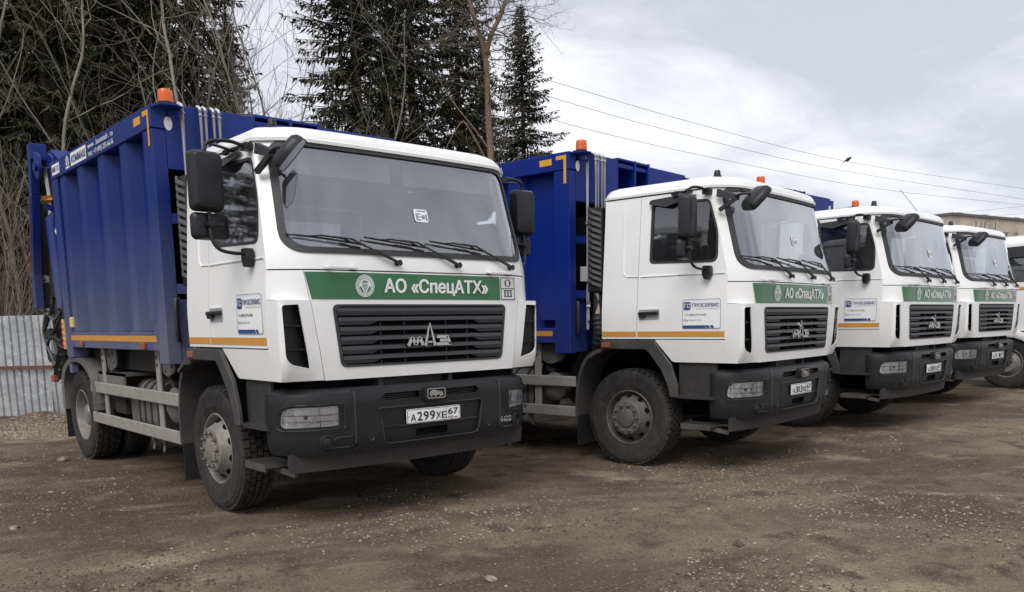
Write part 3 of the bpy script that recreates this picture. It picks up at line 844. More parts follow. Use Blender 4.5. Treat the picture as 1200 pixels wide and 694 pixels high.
        for k in range(9): b.box(s * 1.245, s * 1.02, -0.985 + k * 0.039, -0.975 + k * 0.039, 0.485, 0.502)
        b.box(s * 1.25, s * 1.238, -0.995, -0.655, 0.452, 0.505).box(s * 1.02, s * 1.032, -0.995, -0.655, 0.452, 0.505).box(s * 1.25, s * 1.02, -0.655, -0.667, 0.452, 0.505)
        b.bar((s * 1.06, -0.98, 0.49), (s * 1.06, -1.18, 0.50), 0.03, 0.02).bar((s * 1.12, -0.9, 0.46), (s * 1.05, -1.1, 0.42), 0.04, 0.04)
        P(b, 'cab_step', 'fender_plastic')
    # rear wall, floor, interior
    P(MB().panel(dens([(-1.2, 1.30), (1.2, 1.30), (1.15, 2.79), (-1.15, 2.79)], 0.3), [rr(-0.45, 0.45, 2.15, 2.55, 0.06)], lambda x, z: (x, 0.305, z), 0.3, (0, 0.016, 0)), 'rear_wall', 'white_paint')
    P(MB().panel(rr(-0.46, 0.46, 2.14, 2.56, 0.06), [], lambda x, z: (x, 0.312, z), 0.3), 'rear_window', 'side_glass')
    P(MB().panel(dens([(-1.14, 1.36), (1.14, 1.36), (1.10, 2.78), (-1.10, 2.78)], 0.3), [rr(-0.47, 0.47, 2.13, 2.57, 0.06)], lambda x, z: (x, 0.285, z), 0.3), 'rear_lining', 'interior_grey')
    P(MB().box(-1.17, 1.17, -1.22, 0.28, 1.30, 1.36), 'cab_floor', 'interior_grey')
    b = MB().panel(dens([(-1.13, 1.50), (1.13, 1.50), (1.13, 1.98), (-1.13, 1.98)], 0.2), [], lambda x, z: (x, -0.86, z), 0)
    b.box(-1.12, 1.12, -1.17, -0.86, 1.94, 2.01)
    P(b, 'dashboard', 'interior_grey')
    for x in (-0.68, 0.62):
        b = MB().box(x - .26, x + .26, -0.62, -0.08, 1.62, 1.80); st = P(b, 'seat', 'seat_fabric', bevel=0.05)
        P(MB().prism([(x - .25, -0.16, 1.78), (x + .25, -0.16, 1.78), (x + .23, 0.02, 2.42), (x - .23, 0.02, 2.42)], (0, 0.12, 0)), 'seat_back', 'seat_fabric', st, bevel=0.04)
        P(MB().box(x - .14, x + .14, 0.03, 0.12, 2.45, 2.64), 'headrest', 'seat_fabric', st, bevel=0.03)
    b = MB(); c = Vector((0.62, -0.74, 2.06)); ax = Vector((0, 0.55, 0.83)); d, a, bb = frame_of(ax)
    b.tube([c + (a * math.cos(t * math.pi / 12) + bb * math.sin(t * math.pi / 12)) * 0.22 for t in range(24)], 0.015, 6, closed=True)
    b.bar(c + a * .21, c - a * .21, .03, .015); b.bar(c, c - ax * 0.25, .06, .06)
    P(b, 'steering_wheel', 'ink_black')
    b = MB()
    for s in (-1, 1): b.box(s * 0.06, s * 1.0, -0.985, -0.965, 2.60, 2.76)
    P(b, 'sun_visor', 'liner_light')
    # ---- bumper (plan path, mirrored)
    hp = smooth_path([(0, -1.388, 0), (0.30, -1.387, 0), (0.55, -1.380, 0), (0.74, -1.366, 0), (0.90, -1.335, 0), (1.03, -1.280, 0), (1.125, -1.20, 0), (1.18, -1.11, 0), (1.205, -1.03, 0), (1.21, -0.98, 0)], 6)
    acc = [0.0]
    for i in range(1, len(hp)): acc.append(acc[-1] + (hp[i] - hp[i - 1]).length)
    UM = acc[-1]
    def bp(u, z, d=0.0):
        sg_ = 1 if u >= 0 else -1; a = min(abs(u), UM - 1e-6)
        i = max(k for k in range(len(acc) - 1) if acc[k] <= a)
        t = (a - acc[i]) / (acc[i + 1] - acc[i]); p = hp[i].lerp(hp[i + 1], t)
        tg = (hp[i + 1] - hp[i]).normalized()
        ins = d + (0.05 * ((0.70 - z) / 0.13) ** 2 * 0.6 if z < 0.70 else 0) + (0.02 * ((z - 0.98) / 0.05) ** 2 if z > 0.98 else 0)
        nx, ny = -tg.y, tg.x               # inward
        return (sg_ * (p.x + nx * ins), p.y + ny * ins, z)
    def uof(x): # arc length for a given |x| (front part)
        for i in range(len(hp) - 1):
            if hp[i + 1].x >= abs(x): return acc[i] + (abs(x) - hp[i].x) / (hp[i + 1].x - hp[i].x + 1e-9) * (acc[i + 1] - acc[i])
        return UM
    u8, uo = uof(0.815), uof(1.165)
    hls = {}
    holes = []
    for s in (-1, 1):
        hl = rpoly([(s * u8, 0.785), (s * u8, 0.930), (s * (uo - 0.06), 0.925), (s * uo, 0.895), (s * (uo + 0.012), 0.80), (s * (uo - 0.02), 0.778)], [.012, .012, .03, .05, .02, .02], 4)
        hls[s] = hl; holes.append(dens(hl, 0.04))
        holes.append(dens(rpoly([(s * 0.125, 0.945), (s * 0.125, 0.998), (s * 0.44, 0.998), (s * 0.47, 0.965), (s * 0.44, 0.945)], .008, 2), 0.05))
        holes.append([(s * (uof(0.914) + 0.043 * math.cos(2 * math.pi * k / 18)), 0.668 + 0.043 * math.sin(2 * math.pi * k / 18)) for k in range(18)])
        holes.append([(s * (uof(0.568) + 0.02 * math.cos(2 * math.pi * k / 12)), 0.672 + 0.02 * math.sin(2 * math.pi * k / 12)) for k in range(12)])
    ppn = dens(rpoly([(-0.50, 0.888), (0.50, 0.888), (0.455, 0.628), (0.41, 0.612), (-0.41, 0.612), (-0.455, 0.628)], 0.02, 3), 0.05)
    holes.append(ppn)
    ol = dens([(-UM, 0.573), (UM, 0.573), (UM, 1.02), (uof(0.72), 1.02), (uof(0.70), 1.035), (-uof(0.70), 1.035), (-uof(0.72), 1.02), (-UM, 1.02)], 0.05)
    bu = P(MB().panel(ol, holes, bp, 0.05, lambda p: Vector((-0.012 * (1 if p.x > 1.1 else -1 if p.x < -1.1 else 0), 0.022, 0))), 'bumper', 'black_plastic', smooth=38)
    # rolled lower lip, upper ledge, vertical joints
    b = MB()
    us = [-UM + 2 * UM * k / 60 for k in range(61)]
    vs = []
    for u in us: vs += [bp(u, 1.02, 0.004), bp(u, 1.052, 0.030), bp(u, 1.052, 0.12)]
    b.add(vs, [(k * 3 + j, k * 3 + j + 1, (k + 1) * 3 + j + 1, (k + 1) * 3 + j) for k in range(60) for j in range(2)])
    vs = []
    for u in us: vs += [bp(u, 0.573, 0.0), bp(u, 0.573, 0.16)]
    b.add(vs, [(k * 2, k * 2 + 1, k * 2 + 3, k * 2 + 2) for k in range(60)])
    for s in (-1, 1):
        b.tube([bp(s * uof(0.70), 0.60 + 0.043 * k, -0.002) for k in range(11)], 0.008, 5)
        b.tube([bp(s * (uof(0.72) + (uof(0.84) - uof(0.72)) * k / 5), 0.70, -0.002) for k in range(6)] + [bp(s * uof(.865), 0.685, -.002)], 0.006, 5)
        b.tube([bp(s * (uof(0.72) + (uof(0.88) - uof(0.72)) * k / 5), 0.625, -0.001) for k in range(6)], 0.006, 5)
        for zz in (0.60, 0.615, 0.63): b.tube([bp(s * (UM - 0.20), zz, 0.0), bp(s * (UM - 0.02), zz, 0.0)], 0.005, 4)
    P(b, 'bumper_trim', 'grille_plastic', bu, smooth=40)
    # recessed plate panel
    b = MB().panel(ppn, [dens(rr(-0.155, 0.155, 0.640, 0.702, 0.012), 0.05)], lambda u, z: bp(u, z, 0.020 if z > 0.72 else 0.026), 0.06, (0, 0.015, 0))
    vs = []; n = len(ppn)
    for u, z in ppn: vs += [bp(u, z, -0.003), bp(u, z, 0.03)]
    b.add(vs, [(2 * k, 2 * k + 1, (2 * k + 3) % (2 * n), (2 * k + 2) % (2 * n)) for k in range(n)])
    P(MB().tube([bp(u, 0.735, 0.018) for u in (-0.46, -0.3, 0, 0.3, 0.46)], 0.006, 4).tube([bp(u, z, -0.002) for u, z in ppn], 0.006, 5, closed=True), 'plate_panel_rim', 'grille_plastic', bu)
    P(b, 'plate_panel', 'black_plastic', bu, smooth=38)
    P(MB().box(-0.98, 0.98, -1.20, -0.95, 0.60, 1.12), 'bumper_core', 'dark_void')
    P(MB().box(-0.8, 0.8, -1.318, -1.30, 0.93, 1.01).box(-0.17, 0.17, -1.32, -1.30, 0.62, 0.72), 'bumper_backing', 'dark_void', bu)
    for k in range(4):
        P(MB().box(-0.46, -0.13, -1.345, -1.325, 0.948 + k * .0135, 0.953 + k * .0135).box(0.46, 0.13, -1.345, -1.325, 0.948 + k * .0135, 0.953 + k * .0135), 'bumper_slat', 'grille_plastic', bu)
    # radiator visible in the gap
    P(MB().box(-0.42, 0.2, -1.24, -1.22, 1.03, 1.10).box(-0.44, -0.40, -1.30, -1.22, 1.02, 1.12).box(0.22, 0.26, -1.30, -1.22, 1.02, 1.12), 'radiator', 'chassis_metal')
    for s in (-1, 1):
        # tow eye and blanked fog lamp
        P(MB().lathe([(0.0, -0.004), (0.010, -0.004), (0.017, -0.010), (0.026, -0.010), (0.028, 0.004), (0.020, 0.012), (0.016, 0.03), (0.0, 0.03)], bp(s * uof(0.568), 0.672, 0.004), (0, 1, 0), 14), 'tow_eye', 'ink_black', bu)
        c = Vector(bp(s * uof(0.914), 0.668, 0.008)); t1 = Vector(bp(s * (uof(0.914) + .02), 0.668)) - Vector(bp(s * (uof(0.914) - .02), 0.668)); nr = Vector((t1.y, -t1.x, 0)).normalized() * s
        P(MB().lathe([(0.054, -0.012), (0.055, 0.012), (0.047, 0.016), (0.043, 0.004), (0.038, 0.006), (0.020, 0.011), (0, 0.012)], c, nr, 20), 'fog_lamp', 'black_plastic', bu)
        # headlight
        hl = hls[s]; cx = sum(p[0] for p in hl) / len(hl)
        b = MB(); dp_ = 0.038
        vs = []; n = len(hl)
        for u, z in hl: vs += [bp(u, z, 0.0), bp(u, z, dp_)]
        b.add(vs, [(2 * k, 2 * k + 1, (2 * k + 3) % (2 * n), (2 * k + 2) % (2 * n)) for k in range(n)])
        b.panel(dens(hl, 0.03), [], lambda u, z: bp(u, z, dp_), 0.03)
        hd = P(b, 'headlight', 'reflector', smooth=0)
        for (fu, zz, rad) in ((0.42, 0.855, 0.055), (0.74, 0.86, 0.06), (0.17, 0.828, 0.030), (0.13, 0.888, 0.022)):
            u = s * (uo + (u8 - uo) * fu); c = Vector(bp(u, zz, dp_ - 0.004)); tt = Vector(bp(u + .01, zz)) - Vector(bp(u - .01, zz)); nr = Vector((tt.y, -tt.x, 0)).normalized()
            P(MB().lathe([(rad, 0.024), (rad * 0.93, 0.023), (rad * 0.7, 0.010), (rad * 0.42, 0.002), (rad * 0.40, 0.014), (rad * 0.2, 0.018), (0, 0.020)], c, nr, 18), 'lamp_bowl', 'lamp_silver', hd)
            P(MB().lathe([(rad * 0.36, 0.014), (rad * 0.30, 0.024), (0, 0.027)], c, nr, 10), 'bulb', 'amber_lens' if fu == 0.13 else ('grille_plastic' if fu == 0.42 else 'white_plastic'), hd)
        P(MB().panel(dens([(cx + (u - cx) * .99, 0.854 + (z - 0.854) * .985) for u, z in hl], 0.04), [], lambda u, z: bp(u, z, 0.002), 0.05), 'headlight_lens', 'lamp_glass', hd)
        b = MB()
        lo = [(cx + (u - cx) * 1.10, 0.854 + (z - 0.854) * 1.25) for u, z in dens(hl, 0.04)]
        b.tube([bp(u, z, -0.026) for u, z in lo], 0.005, 5, closed=True)
        for fu in (0.05, 0.65): 
            u = s * (uo + (u8 - uo) * fu); b.tube([bp(u, 0.758, -0.026), bp(u, 0.948, -0.026)], 0.0022, 4)
        for zz in (0.825, 0.87): b.tube([bp(s * (uo + 0.02 + (u8 - uo - .04) * t / 6), zz, -0.026) for t in range(7)], 0.0022, 4)
        for fu in (0.2, 0.5, 0.86):
            u = s * (uo + (u8 - uo) * fu); b.bar(bp(u - .03, 0.95, -0.024), bp(u + .03, 0.95, -0.024), 0.014, 0.012); b.bar(bp(u, 0.95, -0.03), bp(u, 0.958, 0.004), 0.012, 0.01)
        for k in range(4): b.tube([bp(s * (u8 - 0.022 - 0.0 * k), 0.80 + k * 0.032, -0.02), bp(s * (u8 - 0.035), 0.81 + k * 0.032, 0.002)], 0.005, 4)
        P(b, 'headlight_guard', 'ink_black', hd)
    # bison plate
    pl = P(MB().panel(rr(-0.105, 0.105, 0.918, 1.018, 0.022), [], lambda x, z: (x, -1.425, z), 0, (0, 0.07, 0)), 'emblem_housing', 'black_plastic', bu, bevel=0.004)
    b = MB().panel(rr(-0.088, 0.088, 0.929, 1.010, 0.016), [rr(-0.080, 0.080, 0.936, 1.003, 0.012)], lambda x, z: (x, -1.433, z), 0, (0, 0.008, 0))
    bis = [(-0.066, 0.962), (-0.060, 0.985), (-0.042, 0.996), (-0.020, 0.998), (0.0, 0.990), (0.020, 0.985), (0.046, 0.981), (0.062, 0.972), (0.068, 0.955), (0.060, 0.943), (0.050, 0.955), (0.042, 0.940), (0.034, 0.941), (0.030, 0.955), (0.004, 0.956), (-0.004, 0.941), (-0.014, 0.941), (-0.018, 0.955), (-0.036, 0.957), (-0.044, 0.942), (-0.054, 0.943), (-0.056, 0.958)]
    b.panel(bis[::-1], [], lambda x, z: (x, -1.431, z), 0, (0, 0.006, 0))
    P(b, 'bison_emblem', 'chrome', bu, smooth=0)
    text('4400', 'steel', bu, Vector(bp(uof(0.70), 0.668, -0.004)), Vector(bp(uof(0.86), 0.68)) - Vector(bp(uof(0.70), 0.68)), (0, 0, 1), 0.05, bold=0.01, width=0.15)
    # valance under the bumper
    b = MB(); vs = []; K = 24
    for k in range(K + 1):
        x = -1.13 + 2.26 * k / K; y = -1.300 + 0.12 * (abs(x) / 1.13) ** 3
        vs += [(x, y, 0.585), (x, y + 0.02, 0.445), (x, y + 0.05, 0.445), (x, y + 0.05, 0.585)]
    b.add(vs, [(k * 4 + j, (k + 1) * 4 + j, (k + 1) * 4 + (j + 1) % 4, k * 4 + (j + 1) % 4) for k in range(K) for j in range(4)] + [(0, 1, 2, 3), tuple(K * 4 + j for j in (3, 2, 1, 0))])
    P(b, 'front_valance', 'chassis_metal', smooth=30)
    # ---- mirrors
    for s in (-1, 1):
        b = MB()
        def Vx(x, y, z): return (s * x, y, z)
        arm = smooth_path([Vx(1.19, -0.885, 2.757), Vx(1.30, -0.88, 2.785), Vx(1.43, -0.86, 2.775), Vx(1.475, -0.845, 2.72), Vx(1.478, -0.85, 2.5), Vx(1.478, -0.86, 2.26), Vx(1.478, -0.875, 2.12), Vx(1.44, -0.90, 2.045), Vx(1.35, -0.925, 2.02), Vx(1.255, -0.935, 2.02)], 4)
        b.tube(arm, 0.013, 8)
        b.tube(smooth_path([Vx(1.17, -0.62, 2.775), Vx(1.28, -0.70, 2.775), Vx(1.42, -0.82, 2.765)], 4), 0.011, 6)
        b.box(s * 1.16, s * 1.22, -0.93, -0.85, 2.735, 2.785)
        ma = P(b, 'mirror_arm', 'mirror_plastic')
        kn = rpoly([(-0.90, 2.055), (-0.98, 2.055), (-0.985, 1.975), (-0.955, 1.925), (-0.92, 1.925), (-0.895, 1.975)], .012, 2)
        P(MB().panel(kn, [], lambda y, z: Vx(1.225, y, z), 0, (s * 0.06, 0, 0)), 'mirror_foot', 'mirror_plastic', ma, bevel=0.006)
        def shell(nm, cx, cy, cz, wx, wz, dep, yaw, r):
            b = MB(); n = 6; lv = [(1.0, 0.0), (1.0, 0.35), (0.97, 0.65), (0.86, 0.9), (0.6, 1.0)]
            base = rr(-wx / 2, wx / 2, -wz / 2, wz / 2, r, n); vs = []
            M_ = Matrix.Translation(Vx(cx, cy, cz)) @ Matrix.Rotation(yaw * s, 4, 'Z')
            for k, t in lv:
                for u, v in base: vs.append(M_ @ Vector((u * k, -dep * t, v * (1 - (1 - k) * 0.8))))
            m = len(base)
            b.add(vs, [(a * m + j, a * m + (j + 1) % m, (a + 1) * m + (j + 1) % m, (a + 1) * m + j) for a in range(len(lv) - 1) for j in range(m)] + [tuple((len(lv) - 1) * m + j for j in range(m))])
            o = P(b, nm, 'mirror_plastic', smooth=40)
            g_ = MB().add([M_ @ Vector((u * 0.97, -0.004, v * 0.97)) for u, v in base], [tuple(range(m))])
            P(g_, 'mirror_glass', 'chrome', o)
        shell('main_mirror', 1.487, -0.800, 2.505, 0.225, 0.405, 0.115, R(-8), 0.04)
        shell('wide_angle_mirror', 1.455, -0.775, 2.205, 0.275, 0.185, 0.065, R(-8), 0.04)
        P(MB().lathe([(0, -.03), (.034, -.03), (.036, .0), (.026, .03), (0, .034)], Vx(1.472, -.862, 2.215), (0, -1, 0), 12).bar(Vx(1.472, -.875, 2.215), Vx(1.385, -.865, 2.222), .022, .02), 'mirror_clamp', 'mirror_plastic', ma)
    # front mirror on its bracket (kerb side only)
    b = MB()
    b.prism([(-1.175, -0.985, 2.775), (-1.185, -0.985, 2.70), (-1.150, -1.175, 2.655), (-1.142, -1.178, 2.700)], (0.035, -0.01, 0))
    b.bar((-1.188, -1.02, 2.57), (-1.150, -1.172, 2.67), 0.035, 0.035)
    b.tube(smooth_path([(-1.148, -1.16, 2.685), (-1.14, -1.21, 2.705), (-1.11, -1.30, 2.705), (-1.085, -1.345, 2.70)], 4), 0.012, 7)
    b.lathe([(0, -.03), (.024, -.03), (.024, .03), (0, .03)], (-1.085, -1.345, 2.70), (1, 0, 0), 10)
    fb = P(b, 'front_mirror_bracket', 'mirror_plastic', smooth=30)
    yv = Vector((.64, -.38, -.66)).normalized(); zv = Vector((.35, -.35, .70)); zv = (zv - yv * zv.dot(yv)).normalized(); xv = yv.cross(zv)
    b = MB(); M_ = Matrix.Translation((-1.085, -1.362, 2.640)) @ Matrix((xv, yv, zv)).transposed().to_4x4()
    base = rpoly([(-0.125, -0.13), (0.115, -0.13), (0.135, 0.02), (0.10, 0.135), (-0.11, 0.135), (-0.135, 0.02)], .045, 4); vs = []; m = len(base)
    lv = [(1.0, 0.0), (1.0, 0.3), (0.93, 0.65), (0.75, 0.9), (0.4, 1.0)]
    for k, t in lv:
        for u, v in base: vs.append(M_ @ Vector((u * k, -0.085 * t, v * k)))
    b.add(vs, [(a * m + j, a * m + (j + 1) % m, (a + 1) * m + (j + 1) % m, (a + 1) * m + j) for a in range(len(lv) - 1) for j in range(m)] + [tuple((len(lv) - 1) * m + j for j in range(m))])
    fmr = P(b, 'front_mirror', 'mirror_plastic', smooth=45)
    P(MB().add([M_ @ Vector((u * .96, -.003, v * .96)) for u, v in base], [tuple(range(m))]), 'mirror_glass', 'chrome', fmr)
    return T, P

def build_chassis(T, P):
    b = MB()
    for s in (-1, 1): b.box(s * 0.40, s * 0.48, -1.15, 5.0, 0.80, 1.06)
    for y in (-0.9, 0.9, 1.8, 2.8, 4.6): b.box(-0.40, 0.40, y, y + 0.12, 0.84, 1.02)
    P(b, 'chassis_frame', 'chassis_metal')
    P(MB().box(-0.48, 0.48, -1.1, 0.9, 0.50, 1.28), 'engine', 'dark_void', bevel=0.06)
    P(MB().tube([(-0.95, 0, 0.50), (-0.6, 0, 0.44), (0.6, 0, 0.44), (0.95, 0, 0.50)], 0.07, 8), 'front_axle', 'chassis_metal')
    b = MB().tube([(-1.0, WHEELBASE, 0.517), (1.0, WHEELBASE, 0.517)], 0.10, 10)
    b.lathe([(0, -.2), (.16, -.16), (.24, 0), (.16, .16), (0, .2)], (0, WHEELBASE, 0.517), (0, 1, 0), 14)
    P(b, 'rear_axle', 'chassis_metal')
    for s in (-1, 1):
        wheel(T, 'front_wheel', s * 1.055, 0, s)
        wheel(T, 'rear_wheel', s * 1.075, WHEELBASE, s, True)
        wheel(T, 'inner_rear_wheel', s * 0.735, WHEELBASE, s, True, False)
        # side guard
        posts = []
        for y in (2.93, 1.26):
            b = MB().box(s * 1.175, s * 1.195, y - 0.055, y + 0.055, 0.50, 1.30).box(s * 1.12, s * 1.195, y + 0.035, y + 0.055, 0.50, 1.30)
            P(b, 'guard_post', 'guard_metal', bevel=0.003)
            b = MB().panel(dens(rpoly([(y - 0.06, 1.30), (y - 0.06, 1.10), (y - 0.18, 1.06), (y - 0.38, 1.12), (y - 0.40, 1.30)], 0.05, 3), .1), [], lambda yy, z: (s * 1.17, yy, z), 0, (-s * 0.012, 0, 0))
            br = P(b, 'guard_bracket', 'tank_metal')
            for (dy, z) in ((0.0, 1.24), (0.0, 1.17), (-0.14, 1.22), (-0.26, 1.25), (-0.14, 1.12), (-0.30, 1.16)):
                P(MB().lathe([(0.016, 0), (0.016, 0.012), (0, 0.014)], (s * (1.195 if dy == 0 else 1.17), y + dy, z), (s, 0, 0), 6), 'bolt', 'nut_metal', br, smooth=0)
        for z0 in (0.815, 0.478):
            P(MB().box(s * 1.196, s * 1.226, 0.685, 3.36, z0, z0 + 0.118), 'guard_rail', 'guard_metal', bevel=0.008)
        # rear wheel fender
        cy, cz = WHEELBASE, 0.50
        arc = [(cy - 0.66, 0.62), (cy - 0.655, 0.75)] + [(cy - 0.655 * math.cos(t), cz + 0.33 + 0.355 * math.sin(t)) for t in [R(8 + 164 * k / 16) for k in range(17)]] + [(cy + 0.655, 0.75), (cy + 0.66, 0.55)]
        b = MB(); vs = []
        for y, z in arc:
            k = 0.94
            vs += [(s * 1.245, cy + (y - cy) * 0.90, cz + (z - cz) * 0.93 if z > 0.75 else z), (s * 1.255, y, z), (s * 0.50, y, z), (s * 0.50, cy + (y - cy) * 0.97, cz + (z - cz) * 0.97 if z > .75 else z)]
        m = len(arc)
        b.add(vs, [(i * 4 + j, i * 4 + (j + 1) % 4, (i + 1) * 4 + (j + 1) % 4, (i + 1) * 4 + j) for i in range(m - 1) for j in range(4)] + [(3, 2, 1, 0), tuple((m - 1) * 4 + j for j in range(4))])
        P(b, 'rear_fender', 'rear_fender', smooth=40)
        P(MB().box(s * 1.21, s * 0.55, cy - 0.70, cy - 0.675, 0.70, 1.0).box(s * 1.19, s * 0.55, 2.28, cy - 0.675, 1.02, 1.05).box(s * 1.19, s * 1.17, 2.28, cy - .675, .93, 1.05), 'tool_shelf', 'rear_fender')
        P(MB().box(s * 1.23, s * 0.60, cy + 0.66, cy + 0.675, 0.20, 1.16), 'rear_mudflap', 'hose_rubber')
        # fuel tank with straps
        ty0, ty1 = 1.36, 2.02
        pr = rr(0.62, 1.15, 0.50, 1.0, 0.13, 5)
        b = MB().panel(pr, [], lambda x, z: (s * x, ty0, z), 0, (0, ty1 - ty0, 0))
        tk = P(b, 'fuel_tank', 'tank_metal', bevel=0.012)
        ex = [(x + (0.008 if x > .88 else -.008), z + (.008 if z > .75 else -.008)) for x, z in pr]
        for y in (1.43, 1.62, 1.80, 1.96):
            P(MB().panel(dens(ex, .2), [pr], lambda x, z: (s * x, y, z), 0, (0, 0.035, 0)), 'tank_strap', 'chassis_metal', tk)
        P(MB().lathe([(.03, 0), (.03, .09), (.022, .10), (0, .10)], (s * 1.02, 1.33, 1.02), (s * .75, -.5, .35), 10), 'filler_neck', 'brass', tk)
        for y in (1.70, 1.42):
            P(MB().tube([(s * 1.12, y, 0.50), (s * 1.12, y, 0.42), (s * 1.15, y - .05, 0.34)], 0.014, 6).box(s * 1.10, s * 1.14, y - .03, y + .03, 0.42, 0.50), 'drain_hook', 'tank_metal', tk)
        # air vessels and chock
        for y in (1.06,):
            b = MB().lathe([(0.0, -0.03), (0.09, -0.02), (0.145, 0.01), (0.165, 0.03), (0.165, 0.05), (0.155, 0.055), (0.155, 0.50), (0.0, 0.52)], (s * 1.16, y, 0.80), (-s, 0, 0), 28)
            at_ = P(b, 'air_tank', 'tank_metal', smooth=35)
            P(MB().bar((s * 1.10, y, 0.97), (s * 1.10, y + .12, 1.03), .05, .05), 'valve', 'chassis_metal', at_)
        b = MB().prism([(s * 1.14, 2.45, 0.62), (s * 1.14, 2.80, 0.62), (s * 1.14, 2.80, 0.80), (s * 1.14, 2.62, 0.86), (s * 1.14, 2.47, 0.79)], (-s * 0.24, 0, 0))
        for k in range(6): b.box(s * 1.13, s * 0.9, 2.48 + k * .05, 2.505 + k * .05, 0.845 - 0.0 * k, 0.872)
        P(b, 'wheel_chock', 'tyre_rubber')
        P(MB().box(s * 1.10, s * 0.60, 2.12, 2.42, 0.50, 0.80), 'battery_box', 'tank_metal', bevel=0.02)
        P(MB().box(s * 1.10, s * 0.5, 0.72, 0.84, 0.72, 1.25).box(s * 0.9, s * 0.5, 0.9, 1.2, 1.02, 1.25).tube([(s * 1.0, .95, 1.12), (s * 1.05, 1.2, 1.08), (s * .9, 1.6, 1.1), (s * .95, 2.2, 1.12)], .018, 5).tube([(s * .9, .9, 1.15), (s * 1.0, 1.3, 1.14), (s * .85, 1.9, 1.16), (s * .9, 2.6, 1.1)], .014, 5), 'hose_bundle', 'dark_void')
        P(MB().tube([(s * 1.13, -0.30, .36), (s * 1.0, -0.3, .35)], .03, 6).box(s * .9, s * .5, -.35, .35, .62, .70), 'leaf_spring', 'chassis_metal')

